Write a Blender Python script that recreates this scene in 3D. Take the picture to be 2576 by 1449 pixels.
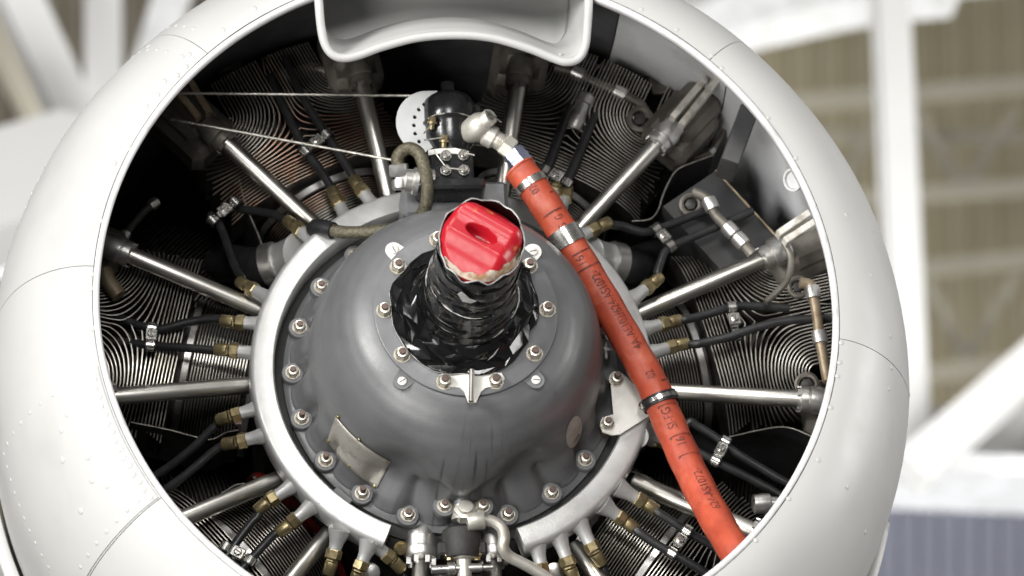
import bpy, bmesh, math, random
from mathutils import Vector, Matrix, noise as mnoise
random.seed(7)
for o in list(bpy.data.objects): bpy.data.objects.remove(o)
S = bpy.context.scene
COL = S.collection
PI = math.pi
R_ = math.radians

# ------------------------------------------------------------------ camera
W_, H_, LENS = 2576.0, 1449.0, 135.0
FPX = LENS / 36 * W_
TH, PH, RO, DIST, AX, AY = .4187, .1123, -.0522, 5.1885, -108.0, 22.0
CAM = Vector((-DIST*math.sin(PH)*math.cos(TH), -DIST*math.cos(TH)*math.cos(PH), -DIST*math.sin(TH)))
FW = (-CAM).normalized()
RT = FW.cross(Vector((0, 0, 1))).normalized()
UP = RT.cross(FW)
RT, UP = RT*math.cos(RO) + UP*math.sin(RO), UP*math.cos(RO) - RT*math.sin(RO)
cd = bpy.data.cameras.new('camera')
cam = bpy.data.objects.new('camera', cd); COL.objects.link(cam)
m = Matrix((RT, UP, -FW)).transposed().to_4x4(); m.translation = CAM
cam.matrix_world = m
cd.lens = LENS; cd.sensor_width = 36; cd.shift_x = -AX/W_; cd.shift_y = AY/W_
cd.clip_start = .1; cd.clip_end = 200
cd.dof.use_dof = True; cd.dof.focus_distance = DIST + .08; cd.dof.aperture_fstop = 4.0
S.camera = cam

# ------------------------------------------------------------------ light
wd = bpy.data.worlds.new('World'); S.world = wd; wd.use_nodes = True
bg = wd.node_tree.nodes['Background']
bg.inputs[0].default_value = (1, .985, .95, 1); bg.inputs[1].default_value = .14
def area(name, loc, target, size, power, col=(1, 1, 1), sy=None):
    l = bpy.data.lights.new(name, 'AREA'); l.size = size; l.energy = power; l.color = col
    if sy: l.shape = 'RECTANGLE'; l.size_y = sy
    o = bpy.data.objects.new(name, l); COL.objects.link(o); o.location = loc
    o.rotation_euler = (Vector(target) - Vector(loc)).to_track_quat('-Z', 'Y').to_euler()
    return o
area('hangar_window_light', (-5.4, -4.6, 1.0), (0, .1, 0), 1.8, 560, (1, .99, .97))
area('hangar_ceiling_light', (-.6, -4.6, 4.6), (0, .1, 0), 1.4, 150, (1, .985, .96))
area('front_fill_light', (-.6, -7.4, .3), (0, .1, 0), 1.8, 300, (1, .99, .97))  # added frontal fill to brighten fins and tubes, no doorway built
area('floor_bounce_fill', (-3.4, -3.6, -3.4), (.1, .1, .1), 2.6, 230, (1, .985, .95))  # added fill lamp standing in for bounce off the unbuilt floor
area('cowl_side_fill', (5.8, -.7, .6), (.5, .15, 0), 2.2, 230, (1, .985, .96))  # added fill that lifts the right flank of the cowling
area('roof_fill_light', (2.2, 10.2, .5), (3.2, 16.5, 6.2), 3.0, 300, (1, .98, .94))  # added lamp that brightens the roof sheets
area('background_fill_light', (.6, 2.5, -2.5), (3.0, 12, 5), 4.0, 1350, (1, .99, .97))  # added fill for the background, no door stands here
S.view_settings.view_transform = 'Standard'; S.view_settings.look = 'None'
S.view_settings.exposure = 0.0; S.view_settings.gamma = 1.0
S.render.engine = 'CYCLES'

# ------------------------------------------------------------------ helpers
def at(px, py, Y):
    """point on the plane y=Y that is seen at (px,py) of the 2576x1449 photograph"""
    d = FW + RT*((px - W_/2 - AX)/FPX) - UP*((py - H_/2 - AY)/FPX)
    return CAM + d*((Y - CAM.y)/d.y)

class MB:
    def __init__(s): s.v = []; s.f = []; s.mi = []; s.cur = 0
    def add(s, vs, fs):
        b = len(s.v); s.v += [tuple(p) for p in vs]
        s.f += [tuple(i + b for i in f) for f in fs]; s.mi += [s.cur]*len(fs)
        return s
    def mesh(s, name, mats, sharp=35):
        me = bpy.data.meshes.new(name); me.from_pydata(s.v, [], s.f)
        for mt in (mats if isinstance(mats, (list, tuple)) else [mats]): me.materials.append(mt)
        for i, p in enumerate(me.polygons): p.material_index = s.mi[i]; p.use_smooth = True
        me.set_sharp_from_angle(angle=R_(sharp)); me.update()
        return me
    def build(s, name, mats, parent=None, sharp=35):
        return link(name, s.mesh(name, mats, sharp), parent)

def link(name, me, parent=None, loc=None, rot=None):
    o = bpy.data.objects.new(name, me); COL.objects.link(o)
    if loc is not None: o.location = loc
    if rot is not None: o.rotation_euler = rot
    if parent: o.parent = parent
    return o
def thing(name, label, cat, loc=(0, 0, 0), group=None):
    o = bpy.data.objects.new(name, None); COL.objects.link(o); o.location = loc
    o.empty_display_size = .02
    return tag(o, label, cat, group)
def tag(o, label, cat, group=None):
    o['label'] = label; o['category'] = cat
    if group: o['group'] = group
    return o
def child(o, parent):
    """parent without moving the child"""
    o.parent = parent; o.location = o.location - parent.location
    return o

def frame(a):
    a = a.normalized(); t = Vector((0, 0, 1)) if abs(a.z) < .9 else Vector((1, 0, 0))
    x = t.cross(a).normalized(); return x, a.cross(x), a
def lathe(mb, prof, org, axis, n=24, hexa=0, cap=True, rot=0):
    """revolve (radius, height) pairs about an axis"""
    x, y, z = frame(Vector(axis)); org = Vector(org); vs = []; fs = []
    for r, h in prof:
        for i in range(n):
            a = 2*PI*i/n + rot
            vs.append(org + z*h + (x*math.cos(a) + y*math.sin(a))*r)
    for j in range(len(prof) - 1):
        for i in range(n):
            k = (i + 1) % n
            fs.append((j*n + i, j*n + k, (j + 1)*n + k, (j + 1)*n + i))
    if cap:
        fs.append(tuple(range(n))[::-1]); fs.append(tuple((len(prof) - 1)*n + i for i in range(n)))
    return mb.add(vs, fs)
def smooth(pts, sub=6):
    pts = [Vector(p) for p in pts]; out = []
    for i in range(len(pts) - 1):
        p0 = pts[max(i - 1, 0)]; p1 = pts[i]; p2 = pts[i + 1]; p3 = pts[min(i + 2, len(pts) - 1)]
        for k in range(sub):
            t = k/sub
            out.append(.5*((2*p1) + (p2 - p0)*t + (2*p0 - 5*p1 + 4*p2 - p3)*t*t + (3*p1 - p0 - 3*p2 + p3)*t**3))
    out.append(pts[-1]); return out
def frames(pts, ref=None):
    fr = []; T = [(pts[min(i + 1, len(pts) - 1)] - pts[max(i - 1, 0)]).normalized() for i in range(len(pts))]
    n = (ref or Vector((0, -1, 0))); n = (n - T[0]*n.dot(T[0])).normalized()
    for t in T:
        n = (n - t*n.dot(t)).normalized(); fr.append((n, t.cross(n), t))
    return fr
def sweep(mb, pts, rad, n=10, cap=True):
    fr = frames(pts); vs = []; fs = []
    for i, p in enumerate(pts):
        r = rad[i] if isinstance(rad, (list, tuple)) else rad
        for k in range(n):
            a = 2*PI*k/n; vs.append(p + (fr[i][0]*math.cos(a) + fr[i][1]*math.sin(a))*r)
    for i in range(len(pts) - 1):
        for k in range(n):
            l = (k + 1) % n; fs.append((i*n + k, i*n + l, (i + 1)*n + l, (i + 1)*n + k))
    if cap: fs.append(tuple(range(n))[::-1]); fs.append(tuple((len(pts) - 1)*n + k for k in range(n)))
    return mb.add(vs, fs)
def box(mb, c, ux, uy, uz, bev=0):
    """box from its centre and three half-axis vectors, edges chamfered by bev (fraction)"""
    c = Vector(c); ux, uy, uz = Vector(ux), Vector(uy), Vector(uz)
    if not bev:
        vs = [c + ux*a + uy*b + uz*d for a in (-1, 1) for b in (-1, 1) for d in (-1, 1)]
        return mb.add(vs, [(0, 1, 3, 2), (4, 6, 7, 5), (0, 4, 5, 1), (2, 3, 7, 6), (0, 2, 6, 4), (1, 5, 7, 3)])
    bx, by = (1 - bev/ux.length), (1 - bev/uy.length); bz = 1 - bev/uz.length
    ring = [(1, by), (bx, 1), (-bx, 1), (-1, by), (-1, -by), (-bx, -1), (bx, -1), (1, -by)]
    vs = []; fs = []
    for sc, z in ((0, -1), (1, -bz), (1, bz), (0, 1)):
        for a, b in ring:
            a2, b2 = (a, b) if sc else (max(-bx, min(bx, a)), max(-by, min(by, b)))
            vs.append(c + ux*a2 + uy*b2 + uz*z)
    for j in range(3):
        for i in range(8):
            k = (i + 1) % 8; fs.append((j*8 + i, j*8 + k, j*8 + 8 + k, j*8 + 8 + i))
    fs.append(tuple(range(8))[::-1]); fs.append(tuple(range(24, 32)))
    return mb.add(vs, fs)
def prism(mb, pts, d):
    """extrude a polygon (3D points) by vector d"""
    n = len(pts); pts = [Vector(p) for p in pts]; d = Vector(d)
    fs = [tuple(range(n)), tuple(range(2*n - 1, n - 1, -1))]
    for i in range(n): k = (i + 1) % n; fs.append((i, i + n, k + n, k))
    return mb.add(pts + [p + d for p in pts], fs)
def rp(r, ang, y):
    a = R_(ang); return Vector((r*math.sin(a), y, r*math.cos(a)))

# ------------------------------------------------------------------ materials
def mat(name, base, rough=.5, metal=0, col2=None, amt=.5, scale=12, thr=(.42, .62), bump=0, bscale=200, rvar=.1,
        spec=.5, coat=0, stretch=None, col3=None, amt3=.5, scale3=40, thr3=(.6, .7), sheen=0):
    m = bpy.data.materials.new(name); m.use_nodes = True
    N = m.node_tree.nodes; L = m.node_tree.links; b = N['Principled BSDF']
    b.inputs['Roughness'].default_value = rough; b.inputs['Metallic'].default_value = metal
    b.inputs['Specular IOR Level'].default_value = spec; b.inputs['Coat Weight'].default_value = coat
    tc = N.new('ShaderNodeTexCoord'); mp = N.new('ShaderNodeMapping'); L.new(tc.outputs['Object'], mp.inputs[0])
    if stretch: mp.inputs['Scale'].default_value = stretch
    def nz(s, det=6):
        n = N.new('ShaderNodeTexNoise'); n.inputs['Scale'].default_value = s; n.inputs['Detail'].default_value = det
        n.inputs['Roughness'].default_value = .6; L.new(mp.outputs[0], n.inputs['Vector']); return n.outputs['Fac']
    def ramp(s, a, c, top):
        r = N.new('ShaderNodeMapRange'); L.new(s, r.inputs[0]); r.inputs[1].default_value = a; r.inputs[2].default_value = c
        r.inputs[3].default_value = 0; r.inputs[4].default_value = top; return r.outputs[0]
    out = None
    rgb = N.new('ShaderNodeRGB'); rgb.outputs[0].default_value = (*base, 1); out = rgb.outputs[0]
    for c, a_, s_, t_ in ((col2, amt, scale, thr), (col3, amt3, scale3, thr3)):
        if c is None: continue
        mx = N.new('ShaderNodeMix'); mx.data_type = 'RGBA'
        L.new(ramp(nz(s_), t_[0], t_[1], a_), mx.inputs[0]); L.new(out, mx.inputs[6]); mx.inputs[7].default_value = (*c, 1)
        out = mx.outputs[2]
    L.new(out, b.inputs['Base Color'])
    if rvar:
        r = N.new('ShaderNodeMapRange'); L.new(nz(scale*2.3), r.inputs[0]); r.inputs[1].default_value = .3; r.inputs[2].default_value = .7
        r.inputs[3].default_value = max(.03, rough - rvar); r.inputs[4].default_value = min(1, rough + rvar); L.new(r.outputs[0], b.inputs['Roughness'])
    if bump:
        bp = N.new('ShaderNodeBump'); bp.inputs['Strength'].default_value = bump; bp.inputs['Distance'].default_value = .002
        L.new(nz(bscale, 3), bp.inputs['Height']); L.new(bp.outputs[0], b.inputs['Normal'])
    return m
WHITE = mat('cowl_white_paint', (.45, .45, .44), .45, 0, (.375, .37, .36), .5, 5, (.52, .72), .04, 14, .08, col3=(.45, .44, .40), amt3=.25, scale3=26, thr3=(.60, .74))
WHITE2 = mat('inner_white_paint', (.76, .77, .78), .5, 0, (.42, .42, .40), .6, 9, (.45, .7), .05, 60)
LIPM = mat('lip_edge_paint', (.60, .595, .60), .4, 0, (.40, .39, .37), .7, 22, (.5, .66), .05, 80)
NOSE = mat('nose_grey_paint', (.110, .112, .116), .41, 0, (.072, .072, .075), .7, 9, (.45, .7), .1, 420, .07, spec=.8, col3=(.05, .05, .05), amt3=.55, scale3=70, thr3=(.66, .74))
def streaks(m):
    N = m.node_tree.nodes; L = m.node_tree.links; b = N['Principled BSDF']; src = b.inputs['Base Color'].links[0].from_socket
    tc = N.new('ShaderNodeTexCoord'); sx = N.new('ShaderNodeSeparateXYZ'); L.new(tc.outputs['Object'], sx.inputs[0])
    def mth(op, a, c=None):
        n = N.new('ShaderNodeMath'); n.operation = op
        for k, v in enumerate((a, c)):
            if v is None: continue
            if isinstance(v, (int, float)): n.inputs[k].default_value = v
            else: L.new(v, n.inputs[k])
        return n.outputs[0]
    ang = mth('ARCTAN2', sx.outputs['X'], mth('MULTIPLY', sx.outputs['Z'], -1)); rad = mth('SQRT', mth('ADD', mth('POWER', sx.outputs['X'], 2), mth('POWER', sx.outputs['Z'], 2)))
    cb = N.new('ShaderNodeCombineXYZ'); L.new(mth('MULTIPLY', ang, 26), cb.inputs[0]); L.new(mth('MULTIPLY', rad, 16), cb.inputs[1])
    nz = N.new('ShaderNodeTexNoise'); nz.inputs['Scale'].default_value = 1.0; nz.inputs['Detail'].default_value = 5; L.new(cb.outputs[0], nz.inputs['Vector'])
    mr = N.new('ShaderNodeMapRange'); L.new(nz.outputs['Fac'], mr.inputs[0]); mr.inputs[1].default_value = .56; mr.inputs[2].default_value = .68
    wm = N.new('ShaderNodeMapRange'); L.new(mth('ABSOLUTE', ang), wm.inputs[0]); wm.inputs[1].default_value = .55; wm.inputs[2].default_value = .1
    rm = N.new('ShaderNodeMapRange'); L.new(rad, rm.inputs[0]); rm.inputs[1].default_value = .14; rm.inputs[2].default_value = .18
    f = mth('MULTIPLY', mth('MULTIPLY', mr.outputs[0], wm.outputs[0]), mth('MULTIPLY', rm.outputs[0], .75))
    mx = N.new('ShaderNodeMix'); mx.data_type = 'RGBA'; L.new(f, mx.inputs[0]); L.new(src, mx.inputs[6]); mx.inputs[7].default_value = (.02, .02, .02, 1)
    L.new(mx.outputs[2], b.inputs['Base Color'])
streaks(NOSE)
DISC = mat('shaft_plate_grey', (.125, .127, .132), .4, 0, (.085, .085, .087), .6, 20, (.45, .7), .1, 500, col3=(.5, .5, .5), amt3=.5, scale3=150, thr3=(.70, .76))
CAST = mat('silver_cast_paint', (.60, .60, .59), .40, .5, (.42, .41, .39), .6, 18, (.5, .7), .12, 260, .08, col3=(.16, .13, .10), amt3=.7, scale3=120, thr3=(.69, .75))
STEEL = mat('worn_steel_tube', (.56, .545, .51), .38, 1, (.34, .31, .26), .6, 9, (.48, .72), .02, 300, .03)
ALU = mat('dull_aluminium', (.60, .59, .57), .36, .9, (.30, .28, .24), .6, 25, (.45, .7), .1, 300, .1)
CREAM = mat('cream_fitting', (.56, .54, .49), .40, .5, (.36, .32, .24), .6, 40, (.48, .68), .12, 350, .1)
BLUE = mat('blue_anodised_nut', (.42, .46, .60), .3, .8, (.2, .23, .34), .6, 60, (.45, .7), 0, 100)
BRASS = mat('dull_brass', (.43, .35, .19), .38, .85, (.16, .13, .08), .8, 60, (.45, .7), .06, 400, .1)
ZINC = mat('zinc_nut', (.50, .47, .41), .34, .9, (.26, .21, .15), .5, 90, (.45, .7), .06, 400, .08)
STUD = mat('dark_stud', (.13, .09, .08), .45, .6, (.05, .04, .04), .6, 90, (.45, .7), .1, 300)
BLACKP = mat('black_gloss_paint', (.012, .012, .013), .22, 0, (.03, .03, .03), .5, 30, (.5, .7), .06, 200, .08)
RUBBER = mat('black_rubber', (.016, .016, .017), .38, 0, (.035, .035, .035), .6, 40, (.45, .7), .1, 500, .1)
TAPE = mat('black_tape', (.004, .004, .0045), .17, 0, (.009, .009, .009), .6, 25, (.45, .7), .05, 60, .06, spec=.4)
TAPEE = mat('tape_edge', (.55, .54, .52), .5, 0, (.12, .12, .12), .8, 60, (.4, .65))  # pale edge tone carrying the painted highlight, also used on the loose flap
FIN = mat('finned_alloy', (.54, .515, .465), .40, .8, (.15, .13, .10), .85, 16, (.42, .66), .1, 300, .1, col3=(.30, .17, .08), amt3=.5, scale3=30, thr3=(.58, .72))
FINT = mat('orange_tinted_fin', (.58, .46, .38), .40, .75, (.13, .10, .08), .7, 16, (.45, .68), .1, 300, .1, col3=(.58, .25, .13), amt3=.6, scale3=14, thr3=(.46, .62))  # orange brown tint mixed into the fin colour
DFIN = mat('dark_finned_alloy', (.12, .113, .10), .5, .7, (.04, .035, .03), .8, 18, (.4, .64), .1, 200, .1)  # dark copy of the fin alloy, holds the shade between fins
CORE = mat('dark_casting', (.034, .032, .030), .6, .2, (.075, .068, .058), .6, 20, (.5, .7), .2, 120)  # near-black casting tone for cores and other recessed parts
ROCK = mat('rocker_casting', (.20, .185, .16), .5, .55, (.07, .06, .05), .8, 22, (.42, .66), .25, 150)
BLK = mat('matt_black', (.024, .024, .024), .8, 0, (.04, .04, .04), .5, 10)  # plain black for gaps, hollows and hidden backs
BAFF = mat('dark_baffle_sheet', (.040, .040, .042), .45, .3, (.06, .058, .055), .6, 14, (.45, .7), .05, 80)
ORANGE = mat('orange_silicone', (.45, .072, .032), .5, 0, (.32, .045, .022), .8, 26, (.40, .62), .22, 300, .08, col3=(.62, .20, .12), amt3=.32, scale3=34, thr3=(.54, .70))
PRINT = mat('faded_black_print', (.11, .024, .017), .6, 0, (.35, .058, .028), .9, 90, (.50, .66))
BAND = mat('bright_band_steel', (.66, .65, .62), .25, 1, (.4, .38, .33), .5, 40, (.5, .7), .03, 200, .06)
RED = mat('red_plastic', (.40, .007, .017), .36, 0, (.30, .004, .010), .5, 30, (.4, .7), .06, 260, .07, col3=(.48, .20, .05), amt3=.75, scale3=24, thr3=(.60, .67))
CRUD = mat('torn_adhesive', (.42, .35, .29), .6, 0, (.26, .13, .04), .9, 60, (.45, .6), .6, 160)
OLIVE = mat('braided_olive', (.13, .115, .075), .45, .35, (.05, .045, .03), .8, 260, (.42, .58), .7, 420)
PLATE = mat('engraved_plate', (.42, .40, .36), .45, .5, (.50, .47, .42), .6, 26, (.42, .66), .25, 500, .08, col3=(.07, .06, .05), amt3=.6, scale3=30, thr3=(.56, .72))
STICK = mat('pale_sticker', (.50, .48, .42), .55, 0, (.36, .34, .30), .6, 60, (.4, .6))
BRKT = mat('pale_bracket_paint', (.66, .65, .61), .45, .1, (.42, .40, .36), .5, 30, (.5, .72), .06, 200, col3=(.08, .07, .06), amt3=.8, scale3=130, thr3=(.72, .76))
REDP = mat('red_paint_band', (.32, .02, .015), .45, 0, (.14, .02, .015), .6, 40)
WIRE = mat('steel_wire', (.55, .53, .48), .35, .8, (.2, .19, .17), .7, 80, (.4, .6), .3, 900)
RUSTY = mat('rusty_tube', (.33, .27, .19), .5, .6, (.15, .09, .05), .7, 40, (.4, .65), .2, 300)
ROD = mat('chalky_rod', (.58, .56, .51), .5, .2, (.25, .22, .18), .7, 60, (.48, .66), .2, 300)

# ------------------------------------------------------------------ hangar (background)
ROOFM = mat('tan_roof_sheet', (.41, .37, .26), .7, 0, (.33, .295, .20), .6, .5, (.4, .65))
TRUSSM = mat('pale_truss_paint', (.49, .46, .38), .6, 0, (.42, .39, .32), .5, 2)
COLM = mat('white_column_paint', (.66, .66, .65), .5, 0, (.58, .58, .57), .5, 1)
BLUEM = mat('blue_grey_panel', (.095, .10, .128), .6, 0, (.08, .084, .108), .6, 2)
BROWNM = mat('brown_roof_sheet', (.20, .175, .135), .7, 0, (.11, .10, .08), .7, .8, (.4, .65))
YB = 14.0
def corrugated(name, px0, px1, py0, py1, Y0, Y1, waves, mt, amp=.12):
    mb = MB(); nx = waves*8; rows = 10; vs = []; fs = []
    for j in range(rows + 1):
        v = j/rows
        for i in range(nx + 1):
            u = i/nx
            p = at(px0 + (px1 - px0)*u + 110*v, py0 + (py1 - py0)*v, Y0 + (Y1 - Y0)*v)
            s = math.sin(2*PI*u*waves); p.y += amp*max(-.6, min(.6, s)) ; vs.append(p)
    for j in range(rows):
        for i in range(nx): a = j*(nx + 1) + i; fs.append((a, a + 1, a + nx + 2, a + nx + 1))
    mb.add(vs, fs); o = mb.build(name, mt, None, 60); o['kind'] = 'structure'; return o
corrugated('hangar_roof', 1180, 4700, -1900, 2700, 13.5, 19, 45, ROOFM)
corrugated('hangar_roof', -2300, 1178, -1900, 2700, 13.5, 19, 36, BROWNM)
def beam(name, a, b, w, Y, mt, label, cat, group=None, Yb=None, depth=None):
    A = at(*a, Y); B = at(*b, Yb or Y); t = (B - A)
    d = Vector((0, 1, 0)); s = t.cross(d).normalized()
    k = (A - CAM).length/FPX; mb = MB()
    hw = w*k*.5; dd = (depth or w*k)*.5
    # an I-beam: two flanges and a web
    c = (A + B)/2
    for sg in (-1, 1): box(mb, c + d*dd*sg, t*.5, s*hw, d*dd*.22)
    box(mb, c, t*.5, s*hw*.82, d*dd*.9)
    o = mb.build(name, mt); return tag(o, label, cat, group)
for (a, b, w) in (((1900, 268), (4200, 84), 'highest of the four stout pale purlins under the tan roof'), ((2090, 505), (4200, 356), 'second highest of the four stout pale purlins under the tan roof'),
                  ((2180, 690), (4200, 496), 'second lowest of the four stout pale purlins under the tan roof'), ((2200, 960), (4200, 691), 'lowest of the four stout pale purlins under the tan roof')):
    beam('roof_purlin', a, b, 34, YB - .6, TRUSSM, w, 'beam', 'purlins under the tan roof')
beam('roof_purlin', (1990, 345), (4200, 345), 26, YB, TRUSSM, 'thin faint pale purlin crossing the tan roof behind the diagonals', 'beam')
for (a, b, w) in (((2290, 265), (2425, 480), 'pale brace leaning from the column down to the second highest purlin'), ((2555, 280), (2420, 480), 'pale brace rising from the second highest purlin away from the column'),
                  ((2105, 480), (2210, 300), 'pale brace between the cowling edge and the thick column'), ((2320, 690), (2440, 920), 'pale brace leaning from the column down to the lowest purlin'), ((2560, 690), (2430, 900), 'pale brace rising from the lowest purlin away from the column')):
    beam('truss_brace', a, b, 27, YB - .4, TRUSSM, w, 'beam', 'diagonal braces of the roof truss')
beam('hangar_column', (2186, -1185), (2292, 1200), 76, 8.6, COLM, 'thick white upright column beside the cowling before the tan roof', 'column')
beam('hangar_beam', (3600, 30), (2290, 1190), 92, 8.3, COLM, 'white sloping beam meeting the foot of the thick column', 'beam')
beam('hangar_beam', (1900, 1160), (4200, 1160), 200, 9.2, COLM, 'broad white level girder above the blue panel', 'beam', depth=.3)
beam('hangar_beam', (1900, 1230), (4200, 1326), 44, 8.9, WHITE2, 'grey ledge between the white girder and the blue panel', 'beam', depth=.6)
mb = MB()
A = at(1900, 1262, 9.0); B = at(4200, 1262, 9.0); Cc = at(4200, 2600, 9.0); Dd = at(1900, 2600, 9.0)
prism(mb, [A, B, Cc, Dd], (0, .08, 0))
for i in range(46):
    u = (i + .5)/46; p = A.lerp(B, u); q = Dd.lerp(Cc, u); box(mb, (p + q)/2 + Vector((0, -.012, 0)), (.035, 0, 0), (0, .012, 0), (q - p)*.5)
tag(mb.build('hangar_partition', BLUEM), 'blue grey ribbed partition below the white girder', 'partition')
# pale curved arch top right
mb = MB(); pts = smooth([at(1700, 130, 9.6), at(1850, 62, 9.6), at(2000, 22, 9.6), at(2200, -18, 9.6), at(2400, -40, 9.6)], 8)
k = (pts[0] - CAM).length/FPX
for i in range(len(pts) - 1):
    t = pts[i + 1] - pts[i]; s = t.cross(Vector((0, 1, 0))).normalized()
    box(mb, (pts[i] + pts[i + 1])/2, t*.52, s*48*k, (0, .15, 0))
tag(mb.build('roof_arch', WHITE2), 'pale grey curved roof arch rising above the cowling', 'arch')
beam('hangar_beam', (900, 40), (4200, -205), 90, 9.9, COLM, 'white beam running above the curved roof arch', 'beam')
# left side
beam('hangar_brace', (-520, -1215), (235, 400), 92, 8.0, COLM, 'white slanting brace to the left of the cowling', 'beam')
beam('hangar_brace', (-700, -1222), (190, 480), 60, 9.2, TRUSSM, 'tan slanting brace alongside the white slanting brace', 'beam')
beam('hangar_column', (246, -1500), (262, 420), 84, 9.0, COLM, 'white upright post between two slanting braces', 'column')
beam('hangar_brace', (885, -1490), (330, 330), 76, 9.6, WHITE2, 'grey brace leaning against the upright post', 'beam')
mb = MB()
prof = [at(-1400, 860, 7.4), at(0, 318, 7.4), at(150, 275, 7.4), at(260, 300, 7.4), at(240, 470, 7.4), at(90, 540, 7.4), at(-1400, 1080, 7.4)]
prism(mb, prof, (0, .35, 0))
tag(mb.build('wing_panel', mat('wing_grey_paint', (.40, .40, .395), .6, 0, (.35, .35, .345), .5, 1)), 'broad white sloping wing like panel behind the cowling', 'panel')
beam('hangar_beam', (-1800, 820), (220, 600), 110, 9.4, WHITE2, 'grey level beam below the white wing like panel', 'beam')

# ------------------------------------------------------------------ cowling
CY, CR0, CR1 = .28, .505, .648
def cowl_r(y):
    y = max(0, min(CY, y)); return CR0 + (CR1 - CR0)*math.sqrt(max(0, 1 - (1 - y/CY)**2))**1.08
cowl = thing('engine_cowling', 'round white riveted engine cowling framing the radial engine', 'cowling', (0, .3, 0))
def cowl_pt(s, ang, off=0):
    """s 0..1 from the lip to the widest line, 1..2 on to the rear"""
    if s <= 1:
        a = s*PI/2; y = CY*(1 - math.cos(a)); r = CR0 + (CR1 - CR0)*math.sin(a)**1.08
        nr, ny = math.sin(a)*CY, -math.cos(a)*(CR1 - CR0)*1.05
        if s < .001: nr, ny = 0, -1
    else:
        y = CY + (s - 1)*.62; r = CR1 - .03*(s - 1)**2; nr, ny = 1, 0
    l = math.hypot(nr, ny); nr /= l; ny /= l
    # slight hand-beaten unevenness of the skin
    w = .0026*mnoise.noise(Vector((math.sin(R_(ang))*3, s*2.2, math.cos(R_(ang))*3)))
    return rp(r + nr*(off + w), ang, y + ny*(off + w))
def on_cowl(px, py):
    for i in range(0, 420):
        Y = -.004 + i*.0007; p = at(px, py, Y); r = math.hypot(p.x, p.z)
        if CR0*.985 < r < cowl_r(Y) and Y >= 0:
            s = math.acos(max(-1, min(1, 1 - Y/CY)))/(PI/2)
            ang = math.degrees(math.atan2(p.x, p.z)); q = cowl_pt(s, ang); n = (cowl_pt(s, ang, .01) - q).normalized()
            return q, n, s, ang
    return None
def cowl_patch(name, a0, a1, s0, s1, off, mt, parent, na, ns, thick=.0015):
    mb = MB(); vs = []; fs = []
    rows = [(s0, off - thick)] + [(s0 + (s1 - s0)*j/ns, off) for j in range(ns + 1)] + [(s1, off - thick)]
    cols = [(a0, -thick)] + [(a0 + (a1 - a0)*i/na, 0) for i in range(na + 1)] + [(a1, -thick)]
    for s, of in rows:
        for a, o2 in cols: vs.append(cowl_pt(s, a, min(of, off + o2)))
    nc = len(cols)
    for j in range(len(rows) - 1):
        for i in range(nc - 1): q = j*nc + i; fs.append((q, q + 1, q + nc + 1, q + nc))
    mb.add(vs, fs); return child(mb.build(name, mt, None, 50), parent)
SEAM = [-124.3, -84.5, -43.0, 44.6, 97.5, 150.0, 235.7]
for i in range(6):
    a0, a1 = SEAM[i] + .055, SEAM[i + 1] - .055
    cowl_patch('skin_panel', a0, a1, .012, 1.9, 0, WHITE, cowl, max(8, int((a1 - a0)/2.2)), 34)
# dark backing under the seams
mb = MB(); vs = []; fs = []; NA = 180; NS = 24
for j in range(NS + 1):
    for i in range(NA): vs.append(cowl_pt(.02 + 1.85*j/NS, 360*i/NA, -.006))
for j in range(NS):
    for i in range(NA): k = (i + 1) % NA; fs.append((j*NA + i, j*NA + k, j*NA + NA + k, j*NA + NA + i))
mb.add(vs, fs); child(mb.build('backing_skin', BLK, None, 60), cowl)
# rolled lip
mb = MB(); vs = []; fs = []
lp = [(.5062, .0035), (.5058, -.0004), (.5035, -.0022), (.5005, -.0024), (.4978, -.0008), (.4970, .003), (.4985, .012), (.505, .016), (.512, .017)]
NA = 220
for r, y in lp:
    for i in range(NA): vs.append(rp(r, 360*i/NA, y))
for j in range(len(lp) - 1):
    for i in range(NA): k = (i + 1) % NA; fs.append((j*NA + i, j*NA + k, j*NA + NA + k, j*NA + NA + i))
mb.add(vs, fs); child(mb.build('rolled_lip', LIPM, None, 60), cowl)
# inner wall of the nose ring: dark paint for soot and shade, pale panels painted where light falls
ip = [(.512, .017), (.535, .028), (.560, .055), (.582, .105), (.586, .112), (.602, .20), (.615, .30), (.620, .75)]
INDARK = mat('shaded_sooty_paint', (.10, .10, .105), .55, 0, (.035, .035, .035), .8, 7, (.38, .62), .05, 60)
for nm, b0, b1, mt in (('inner_wall', 76, 386, INDARK), ('inner_panel', 26.2, 43.8, WHITE2), ('inner_panel', 44, 75.8, mat('lit_inner_paint', (.84, .85, .87), .5, 0, (.66, .66, .66), .5, 14, (.5, .72), .05, 60))):
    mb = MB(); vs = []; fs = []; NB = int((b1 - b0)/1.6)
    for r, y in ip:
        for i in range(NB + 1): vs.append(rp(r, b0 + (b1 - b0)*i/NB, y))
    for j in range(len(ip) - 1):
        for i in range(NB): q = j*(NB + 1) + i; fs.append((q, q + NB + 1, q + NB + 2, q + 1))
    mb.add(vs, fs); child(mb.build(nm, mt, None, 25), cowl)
mb = MB(); lathe(mb, [(.64, 0), (.64, .02)], (0, .80, 0), (0, 1, 0), 64); child(mb.build('dark_firewall', BLK), cowl)  # black disc added behind the cylinders to keep the interior dark
# riveted doubler patch on the lower left
cowl_patch('doubler_patch', -124.0, -101.0, .03, .86, .0016, WHITE, cowl, 16, 20, .0016)
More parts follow.
